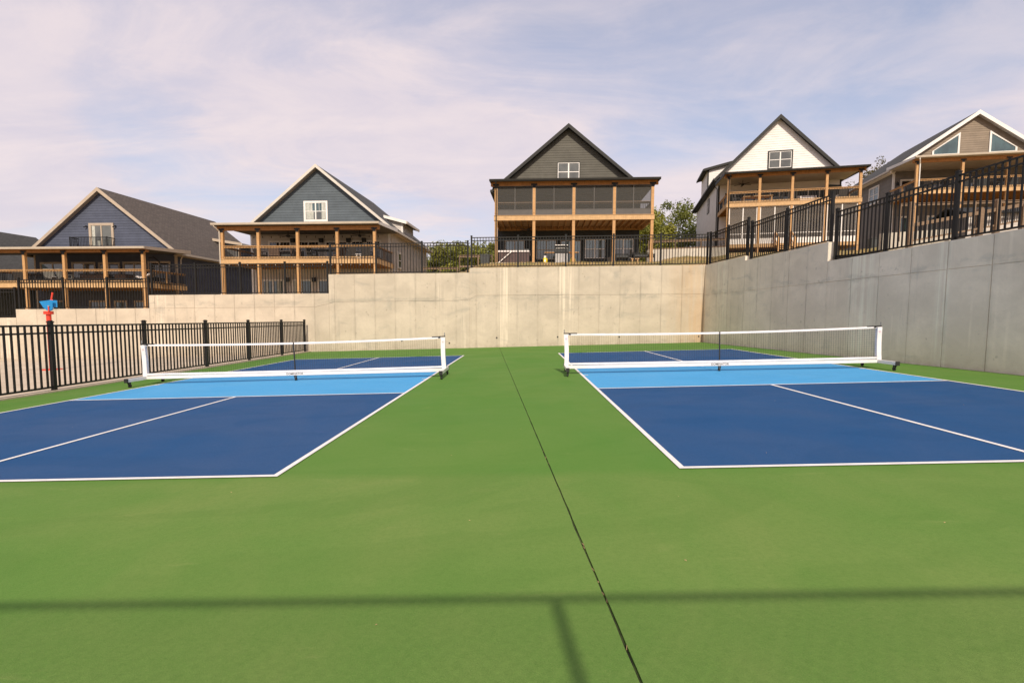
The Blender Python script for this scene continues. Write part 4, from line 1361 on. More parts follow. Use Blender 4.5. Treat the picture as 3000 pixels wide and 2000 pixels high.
# ------------------------------------------------------------------ trees
def make_tree(label, x, y, zb, h, rx, rz, seed, mat='foliage', n_clump=46, per=110, leaf=.26, trunk_r=.17, sparse=False):
    rn = random.Random(seed)
    root = thing('tree', label, 'tree', (x, y, zb), 0, 'trees behind the houses')
    cz = h - rz
    tr = MB()
    pts = [(0, 0, -.3), (rn.uniform(-.1, .1), rn.uniform(-.1, .1), h * .25), (rn.uniform(-.25, .25), rn.uniform(-.2, .2), h * .5), (rn.uniform(-.3, .3), 0, h * .78)]
    tr.tube(pts, [trunk_r, trunk_r * .8, trunk_r * .55, trunk_r * .2], 8)
    for k in range(9):
        a = 2 * math.pi * k / 9 + rn.uniform(-.3, .3)
        z0 = h * rn.uniform(.28, .62)
        e = (math.cos(a) * rx * rn.uniform(.45, .8), math.sin(a) * rx * rn.uniform(.45, .8), min(h * .93, z0 + h * rn.uniform(.12, .30)))
        tr.tube([(0, 0, z0), (e[0] * .5, e[1] * .5, z0 + (e[2] - z0) * .35), e], [trunk_r * .42, trunk_r * .26, trunk_r * .08], 6)
    tr.build('trunk', M['bark'], root, smooth=True)
    vs, fs, tint = [], [], []
    for c in range(n_clump):
        # clump centres through the crown, more of them near its skin
        u = rn.uniform(-1, 1)
        a = rn.uniform(0, 2 * math.pi)
        r = rn.random() ** (.42 if not sparse else .6)
        wv = math.sqrt(max(0, 1 - u * u))
        jit = 1 + rn.uniform(-.16, .16)
        cx_, cy_, cz_ = rx * r * wv * math.cos(a) * jit, rx * r * wv * math.sin(a) * jit, cz + rz * r * u * jit
        cr = rn.uniform(.16, .34) * min(rx, rz * 1.1)
        ct = rn.random()
        for _ in range(int(per * rn.uniform(.6, 1.3))):
            d = Vector((rn.gauss(0, 1), rn.gauss(0, 1), rn.gauss(0, .75)))
            d = d.normalized() * cr * rn.random() ** .38
            p = Vector((cx_, cy_, cz_)) + d
            if p.z < h * .12:
                continue
            nrm = (d.normalized() * .7 + Vector((rn.uniform(-1, 1), rn.uniform(-1, 1), rn.uniform(-.2, 1)))).normalized()
            t1 = nrm.cross(Vector((rn.uniform(-1, 1), rn.uniform(-1, 1), rn.uniform(-1, 1)))).normalized()
            t2 = nrm.cross(t1)
            s = leaf * rn.uniform(.55, 1.25)
            b = len(vs)
            vs += [p - t1 * s * .5, p + t2 * s * .28 + nrm * s * .06, p + t1 * s * .5, p - t2 * s * .28 + nrm * s * .06]
            fs.append((b, b + 1, b + 2, b + 3))
            tint.append(max(0, min(1, ct * .6 + rn.random() * .4)))
    me = bpy.data.meshes.new('crown')
    me.from_pydata([tuple(v) for v in vs], [], fs)
    at = me.attributes.new('tint', 'FLOAT', 'FACE')
    at.data.foreach_set('value', tint)
    me.materials.append(M[mat])
    put('crown', me, root)
    return root


TR = [
    # label, x, y, z, h, rx, rz, seed, mat
    ('broad bright green tree just left of the olive house', -7.9, 48, 3.2, 6.0, 3.4, 2.9, 11, 'foliage'),
    ('low rounded green tree right beside the slate house', -12.2, 50, 2.6, 5.5, 3.2, 2.7, 12, 'foliage'),
    ('darker green tree between two crowns left of the olive house', -10.2, 55, 3.0, 6.4, 3.2, 3.0, 13, 'foliage_deep'),
    ('green tree whose crown touches the olive house on the left', -5.4, 53, 3.6, 6.5, 3.0, 3.1, 14, 'foliage'),
    ('tall deep green tree close against the white house', 18.2, 58, 5.5, 9.6, 4.2, 4.6, 21, 'foliage_deep'),
    ('bright green tree just right of the olive house', 13.0, 52, 5.0, 7.6, 3.4, 3.7, 22, 'foliage'),
    ('shorter yellow-green tree low beside the olive porch post', 11.0, 46, 4.9, 6.4, 2.8, 3.0, 23, 'foliage'),
    ('dark green tree behind the gap right of the olive house', 15.6, 62, 5.3, 9.4, 4.0, 4.5, 24, 'foliage_deep'),
]
for i, t in enumerate(TR):
    make_tree(*t, leaf=.32, n_clump=88, per=120)
make_tree('thin half-bare tree showing between the white and tan houses', 41.0, 58, 8.6, 11.9, 2.6, 2.7, 31, 'foliage_sparse', n_clump=26, per=52, leaf=.24, trunk_r=.12, sparse=True)
make_tree('small thin tree in the gap under the tan house eave', 44.0, 61, 8.6, 11.2, 2.2, 2.4, 32, 'foliage_sparse', n_clump=22, per=50, leaf=.24, trunk_r=.11, sparse=True)

# dry grass tufts on the bank above the wall
rn = random.Random(9)
vs, fs, tint = [], [], []


def tuft(x, y, hgt):
    z = hz(x, y)
    a = rn.uniform(0, math.pi)
    dx, dy = math.cos(a) * .012, math.sin(a) * .012
    lx, ly = rn.uniform(-.05, .05), rn.uniform(-.05, .05)
    b = len(vs)
    vs.extend([(x - dx, y - dy, z - .01), (x + dx, y + dy, z - .01), (x + lx, y + ly, z + hgt)])
    fs.append((b, b + 1, b + 2))
    tint.append(rn.random())


for _ in range(16000):
    x = rn.uniform(-4, 16)
    y = rn.uniform(18.5, 27.8)
    tuft(x, y, rn.uniform(.03, .11))
for _ in range(16000):
    y = rn.uniform(6, 34)
    x = rn.uniform(max(rwx(min(y, 18.1)) + .4, 8 if y > 18 else 0), 30)
    tuft(x, y, rn.uniform(.03, .12))
me = bpy.data.meshes.new('grass')
me.from_pydata(vs, [], fs)
me.attributes.new('tint', 'FLOAT', 'FACE').data.foreach_set('value', tint)
me.materials.append(M['straw'])
tag(put('grass', me), 'short dry straw-coloured grass on the bank above the wall', 'grass', kind='stuff')

# ------------------------------------------------------------------ splash-pad tipping bucket
bx, by = -16.42, 11.5
bz = gz(bx)
t = thing('tipping_bucket', 'blue tipping bucket on a red post behind the low fence', 'water toy', (bx, by, bz), R_(38))
po = MB().tube([(0, 0, 0), (0, 0, 1.80)], .066, 16).build('post', M['red_paint'], t, smooth=False)
MB().tube([(0, 0, 0.0), (0, 0, .03)], .26, 18).build('base_plate', M['red_paint'], po)
MB().tube([(0, 0, 1.78), (0, 0, 1.88)], .125, 16).build('collar', M['red_paint'], po)
prof = [(-.275, .285), (-.15, .10), (-.04, .015), (.08, 0.0), (.15, .03), (.18, .11), (.185, .33), (.11, .335)]
prof = [(x * .66, z) for x, z in prof]
bm_ = MB()
zb0 = 1.90
for y0_, y1_ in ((-.115, -.10), (.10, .115)):
    bm_.prism(prof, lambda x, z: (x, y0_, zb0 + z), lambda x, z: (x, y1_, zb0 + z))
for p, q in zip(prof[:-1], prof[1:-1]):
    a, b = Vector((p[0], 0, zb0 + p[1])), Vector((q[0], 0, zb0 + q[1]))
    bm_.bar(a, b, .198, .014)
bk = bm_.build('bucket', M['blue_plastic'], t)
MB().tube([(.02, -.14, zb0 + .14), (.02, .14, zb0 + .14)], .024, 12).build('axle', M['steel'], bk)
MB().tube([(.06, 0, zb0 + .20), (.125, 0, zb0 + .58)], [.020, .026], 10).tube([(.03, 0, zb0 + .32), (.125, 0, zb0 + .34)], .014, 8).build('lever', M['red_paint'], bk)
for s in (-1, 1):
    MB().box((.005, s * .130 - .006, 1.86), (.035, s * .130 + .006, zb0 + .15)).build('fork', M['red_paint'], po)

# ------------------------------------------------------------------ timber rails and block walls near the houses
def timber_fence(label, pts, h=1.0, n_rail=2, mat='grey_wood', pw=.09, cap=True, slats=0):
    root = thing('timber_fence', label, 'fence', (0, 0, 0), 0, 'timber rail fences by the houses')
    for p in pts:
        m_ = MB().box((p[0] - pw / 2, p[1] - pw / 2, p[2] - .3), (p[0] + pw / 2, p[1] + pw / 2, p[2] + h + .04))
        m_.build('post', M[mat], root)
    for p, q in zip(pts, pts[1:]):
        p, q = Vector(p), Vector(q)
        d = (q - p).normalized() * (pw / 2 + .002)
        for k in range(n_rail):
            z = h - .06 - k * (h * .84 / max(1, n_rail - 1))
            MB().bar(p + d + Vector((0, 0, z)), q - d + Vector((0, 0, z)), .04, .12).build('rail', M[mat], root)
        if cap:
            MB().bar(p + d + Vector((0, 0, h + .02)), q - d + Vector((0, 0, h + .02)), .14, .035).build('cap_rail', M[mat], root)
        if slats:
            n = int((q - p).length / slats)
            for k in range(1, n):
                c = p.lerp(q, k / n)
                MB().box((c.x - .018, c.y + .022, c.z + .12), (c.x + .018, c.y + .040, c.z + h - .12)).build('slat', M['black_metal'], root)
    return root


def block_wall(label, pts, h, th=.25):
    root = thing('block_wall', label, 'wall', (0, 0, 0))
    for p, q in zip(pts, pts[1:]):
        p, q = Vector(p), Vector(q)
        d = q - p
        n = max(1, round(d.length / 1.2))
        nr = Vector((-d.y, d.x, 0)).normalized() * th
        for i in range(n):
            a, b = p + d * ((i + .006) / n), p + d * ((i + .994) / n)
            lo, hi = Vector((0, 0, -.5)), Vector((0, 0, h))
            MB().hexa([a + lo, b + lo, b + nr + lo, a + nr + lo], [a + hi, b + hi, b + nr + hi, a + nr + hi]).build('panel', M['block_wall'], root)
        MB().hexa([p + nr * .25 + Vector((0, 0, -.5)), q + nr * .25 + Vector((0, 0, -.5)), q + nr * .8 + Vector((0, 0, -.5)), p + nr * .8 + Vector((0, 0, -.5))],
                  [p + nr * .25 + Vector((0, 0, h - .012)), q + nr * .25 + Vector((0, 0, h - .012)), q + nr * .8 + Vector((0, 0, h - .012)), p + nr * .8 + Vector((0, 0, h - .012))]).build('wall_core', M['block_wall'], root)
    return root


block_wall('pale low concrete wall beside the right corner of the olive house', [(7.55, 31.0, 5.0), (13.6, 32.4, 5.4)], 1.05)
timber_fence('timber rail fence on top of the pale low wall by the olive house', [(7.6, 31.12, 6.05), (9.6, 31.58, 6.18), (11.6, 32.05, 6.32), (13.5, 32.5, 6.45)], .62)
timber_fence('short timber rail fence left of the olive house', [(-5.6, 30.2, 4.72), (-4.3, 30.2, 4.74), (-3.35, 30.2, 4.76)], .80)
timber_fence('low timber rail fence at the foot of the trees beside the slate house', [(-9.3, 36.0, 4.55), (-7.9, 36.0, 4.56), (-6.5, 36.0, 4.58)], .72)
# stair rail and pale wall in front of the tan house
block_wall('pale low wall behind the stair rail in front of the tan house', [(20.9, 27.2, 5.6), (25.0, 26.6, 5.8)], .95)
timber_fence('level timber rail above the stairs in front of the tan house', [(20.75, 25.6, 6.1), (25.3, 25.9, 6.3), (29.8, 26.2, 6.5)], 1.85, n_rail=1)
sr_ = thing('stair_rail', 'dark sloping timber stair rail with thin slats below the tan house', 'railing', (0, 0, 0))
a, b = Vector((20.7, 24.7, 5.55)), Vector((28.6, 24.9, 7.05))
MB().bar(a + Vector((0, 0, 1.0)), b + Vector((0, 0, 1.0)), .14, .20).build('hand_rail', M['grey_wood'], sr_)
MB().bar(a + Vector((0, 0, .12)), b + Vector((0, 0, .12)), .05, .10).build('lower_rail', M['grey_wood'], sr_)
for k in range(0, 61):
    c = a.lerp(b, k / 60)
    MB().box((c.x - .014, c.y - .014, c.z + .15), (c.x + .014, c.y + .014, c.z + .92)).build('slat', M['black_metal'], sr_)
for tt, hh in ((0, 2.30), (.5, 1.25), (.62, 1.55), (.81, 1.05), (1.0, 1.2)):
    c = a.lerp(b, tt)
    MB().box((c.x - .12, c.y - .12, c.z - .4), (c.x + .12, c.y + .12, c.z + hh - .06)).tube([(c.x, c.y - .10, c.z + hh - .08), (c.x, c.y + .10, c.z + hh - .08)], .118, 12).build('post', M['grey_wood'], sr_)
# grey sided shed wall behind those stairs
shed = thing('garden_shed', 'low grey-sided shed at the right edge behind the stair rail', 'shed', (26.2, 27.4, 6.3), R_(-6))
MB().box((0, .03, -.5), (6.5, 3.0, 1.55)).build('wall', M['siding_mid_grey'], shed)
lap_boards(shed, [(0, -.4), (6.5, -.4), (6.5, 1.5), (0, 1.5)], lambda s, z: (s, .03, z), (0, -1, 0), M['siding_stone_grey'], .17)
MB().prism([(-.2, 1.55), (1.5, 2.15), (3.2, 1.55), (3.2, 1.45), (1.5, 2.05), (-.2, 1.45)], lambda y, z: (-.2, y, z), lambda y, z: (6.7, y, z)).build('roof', M['trim_dark'], shed)

# ------------------------------------------------------------------ things on the decks and patios
def at(H, x, y, z):
    a = H.rotation_euler.z
    return (H.location.x + x * math.cos(a) - y * math.sin(a), H.location.y + x * math.sin(a) + y * math.cos(a), z)


def on(H, name, label, cat, x, y, z, turn=0, group=None):
    return thing(name, label, cat, at(H, x, y, z), H.rotation_euler.z + R_(turn), group)


def chair(H, label, x, y, z, turn, mat='wicker', wd=.62, back=.86, seat=.40, arms=True, cushion=None, name='patio_chair'):
    r = on(H, name, label, 'chair', x, y, z, turn, 'patio chairs on the decks')
    h = wd / 2
    MB().box((-h, -.30, seat - .07), (h, .30, seat)).build('seat', M[mat], r)
    MB().hexa([(-h, .24, seat + .002), (h, .24, seat + .002), (h, .30, seat + .002), (-h, .30, seat + .002)], [(-h, .36, back), (h, .36, back), (h, .41, back), (-h, .41, back)]).build('backrest', M[mat], r)
    for sx in (-1, 1):
        for sy in (-1, 1):
            MB().box((sx * (h - .05) - .025, sy * .26 - .025, 0), (sx * (h - .05) + .025, sy * .26 + .025, seat - .072)).build('leg', M[mat], r)
        if arms:
            MB().box((sx * (h - .03) - .03, -.28, seat + .18), (sx * (h - .03) + .03, .27, seat + .22)).box((sx * (h - .03) - .02, -.28, seat + .002), (sx * (h - .03) + .02, -.24, seat + .178)).build('armrest', M[mat], r)
    if cushion:
        MB().box((-h + .04, -.28, seat + .001), (h - .04, .22, seat + .08)).build('cushion', M[cushion], r)
    return r


def table(H, label, x, y, z, l, wdt, h, mat='black_metal', turn=0, name='patio_table'):
    r = on(H, name, label, 'table', x, y, z, turn, 'tables on the decks')
    MB().box((-l / 2, -wdt / 2, h - .05), (l / 2, wdt / 2, h)).build('table_top', M[mat], r)
    for sx in (-1, 1):
        for sy in (-1, 1):
            MB().box((sx * (l / 2 - .08) - .03, sy * (wdt / 2 - .08) - .03, 0), (sx * (l / 2 - .08) + .03, sy * (wdt / 2 - .08) + .03, h - .052)).build('leg', M[mat], r)
    MB().box((-l / 2 + .1, -.02, .15), (l / 2 - .1, .02, .20)).build('stretcher', M[mat], r)
    return r


def sofa(H, label, x, y, z, l, mat='wicker', turn=0, cushion='bin_grey'):
    r = on(H, 'patio_sofa', label, 'sofa', x, y, z, turn)
    MB().box((-l / 2, -.38, .06), (l / 2, .38, .34)).build('base', M[mat], r)
    MB().box((-l / 2, .26, .342), (l / 2, .38, .74)).build('backrest', M[mat], r)
    for s in (-1, 1):
        MB().box((s * (l / 2 - .06) - .06, -.38, .342), (s * (l / 2 - .06) + .06, .258, .58)).build('armrest', M[mat], r)
    n = max(1, int(l / .65))
    for i in range(n):
        a = -l / 2 + .14 + (l - .28) * i / n
        MB().box((a, -.37, .344), (a + (l - .28) / n - .02, .25, .46)).build('cushion', M[cushion], r)
    return r


def ceiling_fan(H, label, x, y, z, turn=20):
    r = on(H, 'ceiling_fan', label, 'ceiling fan', x, y, z, turn, 'ceiling fans under the porch roofs')
    MB().tube([(0, 0, 0), (0, 0, .30)], .02, 8).build('rod', M['black_metal'], r)
    MB().tube([(0, 0, -.11), (0, 0, .01)], [.10, .13], 12).build('motor', M['black_metal'], r)
    for k in range(5):
        a = 2 * math.pi * k / 5
        MB().bar((math.cos(a) * .13, math.sin(a) * .13, -.04), (math.cos(a) * .68, math.sin(a) * .68, -.05), .13, .012).build('blade', M['black_metal'], r)
    return r


def sconce(H, label, x, y, z):
    r = on(H, 'wall_speaker', label, 'speaker', x, y, z, 0, 'black wall speakers under the porches')
    MB().hexa([(-.13, -.20, -.17), (.13, -.20, -.17), (.13, 0, -.14), (-.13, 0, -.14)], [(-.13, -.24, .14), (.13, -.24, .14), (.13, 0, .17), (-.13, 0, .17)]).build('cabinet', M['black_metal'], r)
    MB().box((-.04, 0.001, -.05), (.04, .06, .05)).build('mount', M['black_metal'], r)
    MB().tube([(0, -.226, -.02), (0, -.215, -.02)], .09, 12).build('cone', M['rubber_black'], r)
    return r


# navy house deck
d1 = 3.43 + .03
chair(H1, 'left of two grey sling chairs behind the navy house railing', .55, 1.0, d1, 205, 'blind_grey', .56, .98)
chair(H1, 'right of two grey sling chairs behind the navy house railing', 1.55, 1.0, d1, 160, 'blind_grey', .56, .98)
table(H1, 'small steel side table between the two sling chairs', 1.05, .9, d1, .5, .5, .48, 'steel')
t = on(H1, 'storage_bench', 'brown wicker storage bench behind the sling chairs on the navy deck', 'bench', 2.45, 2.4, d1)
MB().box((-.85, -.4, .0), (.85, .4, .70)).build('box', M['wicker_brown'], t)
MB().box((-.9, -.44, .702), (.9, .44, .78)).build('lid', M['wicker'], t)
t = on(H1, 'planter_box', 'brown square planter box beside the patio door on the navy deck', 'planter', 4.45, 2.5, d1)
MB().box((-.42, -.35, 0), (.42, .35, .72)).build('box', M['wicker_brown'], t)
MB().box((-.46, -.39, .722), (.46, .39, .76)).build('rim', M['wicker'], t)
chair(H1, 'black deck chair behind the leftmost navy house railing', -1.9, 1.3, d1, 190, 'wicker', .7, .92)
table(H1, 'black table in the leftmost bay of the navy house deck', -.9, 1.8, d1, 1.1, .8, .74, 'black_metal')
t = on(H1, 'swing_lounger', 'striped white swing lounger with curved black arm on the navy deck', 'lounger', 7.15, 1.6, d1)
pts = [(-.75, .42), (-.45, .34), (-.15, .40), (.15, .56), (.5, .72), (.75, .70)]
m_ = MB()
for (xa_, za_), (xb_, zb_) in zip(pts, pts[1:]):
    m_.bar((xa_, 0, za_ + .1), (xb_, 0, zb_ + .1), .62, .10)
m_.build('cushion', M['stripe_white'], t)
MB().tube([(.9, 0, .05), (.95, 0, .8), (.75, 0, 1.5), (.35, 0, 1.85), (0, 0, 1.80)], .035, 8).build('arm', M['black_metal'], t)
MB().tube([(0, 0, 1.78), (0, 0, .62)], .012, 6).build('cable', M['black_metal'], t)
MB().box((.2, -.5, 0), (1.2, .5, .05)).build('base', M['black_metal'], t)

# slate house deck
d2 = 5.12 + .03
chair(H2, 'low black chair in the first bay of the slate house deck', 2.05, 1.0, d2, 150, 'wicker', .6, .78)
chair(H2, 'brown wicker chair just right of the second slate house post', 3.05, 1.1, d2, 190, 'wicker_brown', .7, .90)
sofa(H2, 'low black wicker sofa behind the second railing of the slate house', 3.95, 1.5, d2, 1.5)
table(H2, 'brown cart table left of the third slate house post', 4.65, .8, d2, .62, .5, .80, 'wicker_brown', name='cart_table')
table(H2, 'long black dining table in the third bay of the slate house deck', 6.55, 1.4, d2, 1.9, .95, .76, 'black_metal')
chair(H2, 'black chair at the left end of the long slate deck table', 5.55, 1.4, d2, 90, 'wicker', .55, .95)
chair(H2, 'brown wicker chair at the right end of the long slate deck table', 7.55, 1.2, d2, 255, 'wicker_brown', .62, .92)
chair(H2, 'black slatted chair left in the last bay of the slate deck', 8.55, 1.2, d2, 180, 'wicker', .6, .95)
chair(H2, 'black slatted chair right in the last bay of the slate deck', 9.55, 1.2, d2, 180, 'wicker', .62, .95)
table(H2, 'small white side table between the two slatted chairs', 9.05, 1.0, d2, .42, .42, .42, 'trim_white')
ceiling_fan(H2, 'black ceiling fan in the left half of the slate house porch', 3.55, 1.9, 7.02, 10)
ceiling_fan(H2, 'black ceiling fan in the right half of the slate house porch', 8.75, 1.9, 7.02, 34)
for k, (x, nm) in enumerate(((3.02, 'first'), (5.2, 'second'), (7.28, 'third'), (8.45, 'fourth'))):
    sconce(H2, nm + ' black wall speaker from the left above the slate house windows', x, 3.60, 6.92)
for k, (x, nm) in enumerate(((2.5, 'left'), (4.6, 'right'))):
    sconce(H2, nm + ' black wall speaker under the slate house deck', x, 3.60, 4.05)
sl_ = on(H2, 'string_lights', 'string of small white bulbs along the slate deck underside', 'string lights', 0, -.02, 4.83)
bm_ = MB().tube([(0, 0, -.10), (0, 0, -.03)], [.02, .034], 8).mesh('bulb', M['trim_white'])
MB().bar((.1, 0, 0), (10.4, 0, 0), .012, .012).build('cable', M['black_metal'], sl_)
for i in range(16):
    put('bulb', bm_, sl_, (.4 + i * .65, 0, 0))
sl_ = on(H2, 'string_lights', 'string of small dark bulbs under the slate porch ceiling', 'string lights', 0, 2.6, 7.12)
bm_ = MB().tube([(0, 0, -.16), (0, 0, 0)], [.03, .015], 8).mesh('bulb', M['black_metal'])
MB().bar((.3, 0, 0), (10.2, 0, 0), .012, .012).build('cable', M['black_metal'], sl_)
for i in range(15):
    put('bulb', bm_, sl_, (.6 + i * .66, 0, 0))

# olive house patio
z3_ = 4.78
pad3 = MB().box((-.35, -.45, -.12), (10.1, 3.66, .0))
p3 = pad3.build('patio', M['pad_concrete'])
p3.location = at(H3, 0, 0, z3_)
p3.rotation_euler = H3.rotation_euler
tag(p3, kind='structure')
t = on(H3, 'hot_tub', 'brown panelled hot tub with white rim under the olive deck', 'hot tub', 1.12, 1.55, z3_ + .001)
m_ = MB()
for k in range(16):
    a = -1.0 + k * .125
    m_.box((a + .006, -.98, .02), (a + .119, -.95, .80))
m_.box((-.99, -.949, .0), (.99, .98, .80)).build('cabinet', M['tub_brown'], t)
MB().box((-1.04, -1.04, .802), (1.04, 1.04, .90)).build('rim', M['tub_rim'], t)
MB().box((-.98, -.2, .902), (.98, 1.0, .99)).hexa([(.05, -.98, .902), (.98, -.98, .902), (.98, -.22, .902), (.05, -.22, .902)], [(.05, -.98, .96), (.98, -.98, 1.0), (.98, -.22, .99), (.05, -.22, .97)]).build('cover', M['bin_grey'], t)
MB().bar((-1.05, -1.10, .05), (-.10, -1.07, .86), .05, .05).build('cover_lifter', M['trim_white'], t)
t = on(H3, 'gas_grill', 'black gas grill with steel doors and wooden shelves under the olive deck', 'grill', 4.25, .85, z3_ + .001)
MB().box((-.40, -.26, .08), (.40, .26, .72)).build('cabinet', M['steel'], t)
for s in (-1, 1):
    MB().box((s * .2 - .185, -.285, .12), (s * .2 + .185, -.262, .68)).build('door', M['steel'], t)
    MB().box((s * .78 - .34, -.22, .76), (s * .78 + .34, .22, .80)).build('side_shelf', M['cedar'], t)
    for y in (-.2, .2):
        MB().box((s * 1.06 - .02, y - .02, 0), (s * 1.06 + .02, y + .02, .758)).build('leg', M['black_metal'], t)
hd = MB().prism([(-.30, .80), (.30, .80), (.30, 1.0), (.18, 1.20), (-.10, 1.22), (-.27, 1.08)], lambda y, z: (-.45, y, z), lambda y, z: (.45, y, z)).build('hood', M['black_metal'], t)
MB().tube([(-.36, -.36, 1.02), (.36, -.36, 1.02)], .018, 8).build('handle', M['steel'], hd)
MB().box((-.44, -.30, .722), (.44, .28, .798)).build('control_panel', M['black_metal'], t)
MB().box((-.42, -.12, 1.235), (.42, .16, 1.285)).build('lid_tray', M['trim_white'], hd)


def tank(H, label, x, y, z):
    r = on(H, 'gas_bottle', label, 'gas bottle', x, y, z, 0, 'yellow gas bottles by the grill')
    MB().tube([(0, 0, .02), (0, 0, .05), (0, 0, .32), (0, 0, .40), (0, 0, .43)], [.13, .155, .155, .11, .05], 14).build('body', M['tank_yellow'], r, smooth=True)
    MB().tube([(0, 0, .41), (0, 0, .54)], .095, 12, cap=False).build('collar', M['trim_white'], r)
    MB().tube([(0, 0, .42), (0, 0, .50)], .022, 8).build('valve', M['steel'], r)
    MB().box((-.06, -.161, .14), (.06, -.154, .28)).build('sticker', M['trim_white'], r)


tank(H3, 'yellow gas bottle on the left of the gas grill', 3.18, .55, z3_ + .001)
tank(H3, 'yellow gas bottle on the right of the gas grill', 4.98, .35, z3_ + .001)


def fire_table(H, label, x, y, z, l):
    r = on(H, 'slatted_bench', label, 'bench', x, y, z, 0, 'black slatted benches on the olive patio')
    for k in range(5):
        MB().box((-l / 2, -.3 + k * .125, .44), (l / 2, -.2 + k * .125, .475)).build('slat', M['black_metal'], r)
    for k in range(3):
        MB().box((-l / 2, .34, .56 + k * .075), (l / 2, .37, .61 + k * .075)).build('back_slat', M['black_metal'], r)
    for sx in (-1, 1):
        MB().box((sx * (l / 2 - .04) - .04, -.32, 0), (sx * (l / 2 - .04) + .04, -.26, .62)).box((sx * (l / 2 - .04) - .04, .31, 0), (sx * (l / 2 - .04) + .04, .37, .78)).box((sx * (l / 2 - .04) - .04, -.255, .58), (sx * (l / 2 - .04) + .04, .30, .62)).build('side_frame', M['black_metal'], r)
    MB().box((-l / 2 + .09, -.28, .476), (l / 2 - .09, .28, .55)).build('cushion', M['bin_grey'], r)


fire_table(H3, 'short black slatted bench under the right end of the olive deck', 8.2, 1.0, z3_ + .001, .95)
fire_table(H3, 'long black slatted bench at the right edge of the olive patio', 9.55, .6, z3_ + .001, 1.35)
table(H3, 'low wooden table between the two slatted benches', 8.98, .6, z3_ + .001, .5, .5, .34, 'deck_wood')
t = on(H3, 'waste_bin', 'dark grey bin at the left corner of the olive house', 'bin', -.62, -.6, z3_ - .30)
MB().hexa([(-.24, -.24, 0), (.24, -.24, 0), (.24, .24, 0), (-.24, .24, 0)], [(-.30, -.30, .72), (.30, -.30, .72), (.30, .30, .72), (-.30, .30, .72)]).build('body', M['bin_grey'], t)
MB().box((-.32, -.32, .722), (.32, .32, .78)).build('lid', M['bin_grey'], t)
table(H3, 'wooden bar table behind the middle screens of the olive upper porch', 4.95, 2.2, 7.82, 1.5, .8, .72, 'cedar')
ceiling_fan(H3, 'black ceiling fan with light under the olive deck', 2.05, 1.4, 7.22, 0)
chair(H3, 'low black stool chair beside the third window of the olive house', 7.55, 2.4, z3_ + .001, 200, 'wicker', .5, .62, .36)

# white house deck
d4 = 10.33 + .03
table(H4, 'long wooden dining table on the white house deck', 2.4, 1.4, d4, 2.2, .9, .74, 'cedar')
chair(H4, 'black chair at the left end of the wooden table on the white deck', .75, 1.2, d4, 100, 'wicker', .6, .95)
chair(H4, 'black chair facing the wooden table on the white deck', 3.95, 1.2, d4, 250, 'wicker', .6, .95)
sofa(H4, 'striped pale sofa behind the third railing of the white house', 6.1, 1.5, d4, 1.2, 'stripe_white', 0, 'stripe_white')
chair(H4, 'black rocking chair in the last bay of the white deck', 8.45, 1.3, d4, 190, 'wicker', .7, 1.0)
ceiling_fan(H4, 'black ceiling fan under the white house porch roof', 1.4, 1.8, 12.28, 15)
sconce(H4, 'black wall speaker high on the white house porch wall', 3.05, 3.60, 12.0)
t = on(H4, 'television', 'black television tilted on a wall arm in the white porch corner', 'television', 8.35, 3.0, 11.75, 18)
MB().hexa([(-.62, -.05, -.36), (.62, -.05, -.36), (.62, .03, -.34), (-.62, .03, -.34)], [(-.62, -.22, .36), (.62, -.22, .36), (.62, -.14, .38), (-.62, -.14, .38)]).build('screen', M['rubber_black'], t)
MB().bar((0, -.02, 0), (0, .55, .0), .07, .07).build('arm', M['black_metal'], t)

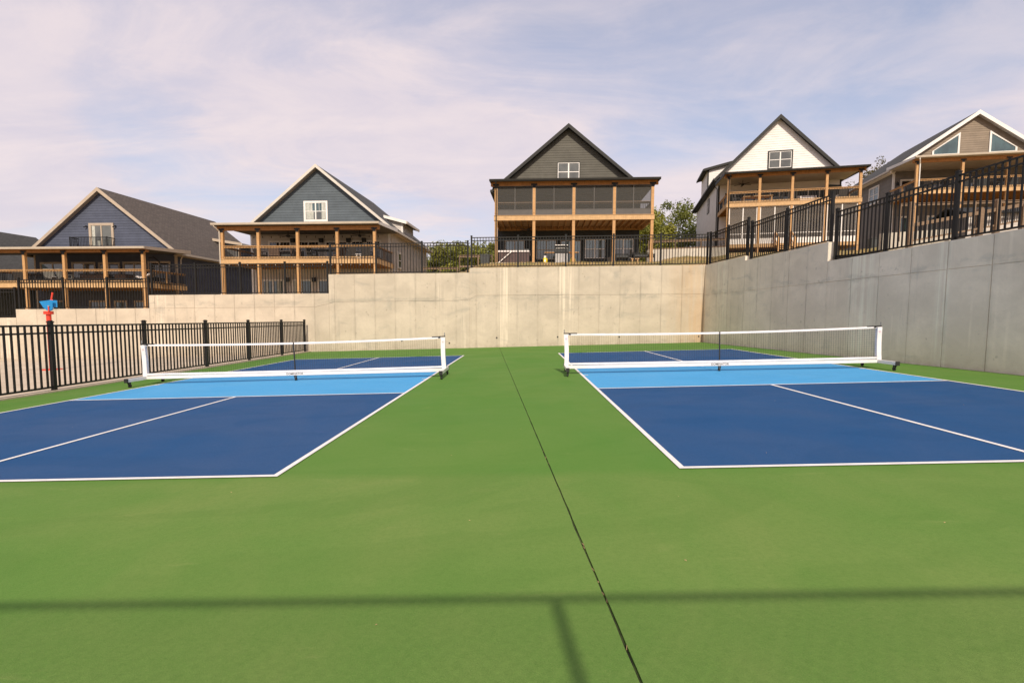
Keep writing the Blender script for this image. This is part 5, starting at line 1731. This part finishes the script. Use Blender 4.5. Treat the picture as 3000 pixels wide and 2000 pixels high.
# tan house deck
d5 = 11.60 + .03
t = on(H5, 'deck_grill', 'covered black grill at the left end of the tan house deck', 'grill', .75, 1.9, d5)
MB().box((-.45, -.3, .1), (.45, .3, .85)).build('cabinet', M['black_metal'], t)
MB().prism([(-.32, .852), (.32, .852), (.28, 1.1), (-.2, 1.15)], lambda y, z: (-.48, y, z), lambda y, z: (.48, y, z)).build('hood', M['black_metal'], t)
for s in (-1, 1):
    MB().tube([(s * .38, -.32, .08), (s * .38, .32, .08)], .08, 10).build('wheel', M['rubber_black'], t)
for k, (x, nm) in enumerate(((3.9, 'left'), (5.0, 'middle'), (7.1, 'right'))):
    chair(H5, nm + ' grey chair behind the tan house deck railing', x, 1.2, d5, 180 + 15 * (k - 1), 'bin_grey', .62, .95)
table(H5, 'dark table among the grey chairs on the tan house deck', 6.05, 1.5, d5, 1.2, .8, .72, 'black_metal')
r = on(H5, 'wall_lamp', 'dark lantern lamp beside the tan house porch door', 'lamp', .22, 3.58, 13.05)
MB().box((-.07, -.20, -.14), (.07, -.06, .10)).build('lantern', M['black_metal'], r)
MB().tube([(0, -.13, .10), (0, -.10, .20), (0, .0, .16)], .02, 6).build('arm', M['black_metal'], r)
t = on(H5, 'utility_box', 'grey utility box on the grass between the white and tan houses', 'utility box', -2.2, 1.6, 7.3)
MB().box((-.4, -.4, -.3), (.4, .4, .75)).box((-.43, -.43, .752), (.43, .43, .80)).build('cabinet', M['bin_grey'], t)
MB().box((-.35, -.42, .05), (.35, -.403, .70)).build('door', M['bin_grey'], t)

# ------------------------------------------------------------------ dry leaves on the court
rn = random.Random(17)
lm = MB().add([(-.022, 0, .002), (0, -.010, .006), (.024, .002, .003), (.002, .012, .008), (-.022, 0, .0), (0, -.010, .003), (.024, .002, .0), (.002, .012, .005)], [(0, 1, 2, 3), (7, 6, 5, 4)]).mesh('dry_leaf', M['dry_leaf'], fix=False)
for x, y in ((-1.95, .55), (-1.62, -.95), (-1.30, 1.6), (-.2, -.6), (.9, .4), (-2.6, 3.1), (-5.3, -1.2), (-.45, -1.5), (-3.5, -.35), (4.4, 2.4), (2.3, 3.0), (-7.1, 2.2), (6.6, 5.9), (1.2, -1.1), (-1.9, -2.0)):
    off = .0085 if (0 < x < 6.09 and 0 < y < 13.4) or (-9.4 < x < -3.32 and 0 < y < 13.4) else .001
    o = put('dry_leaf', lm, None, (x, y, gz(x) + off), (0, 0, rn.uniform(0, 6.28)), [rn.uniform(.2, .4)] * 3)
    tag(o, 'tiny curled dry leaf lying on the painted court', 'leaf', 'dry leaves on the courts')
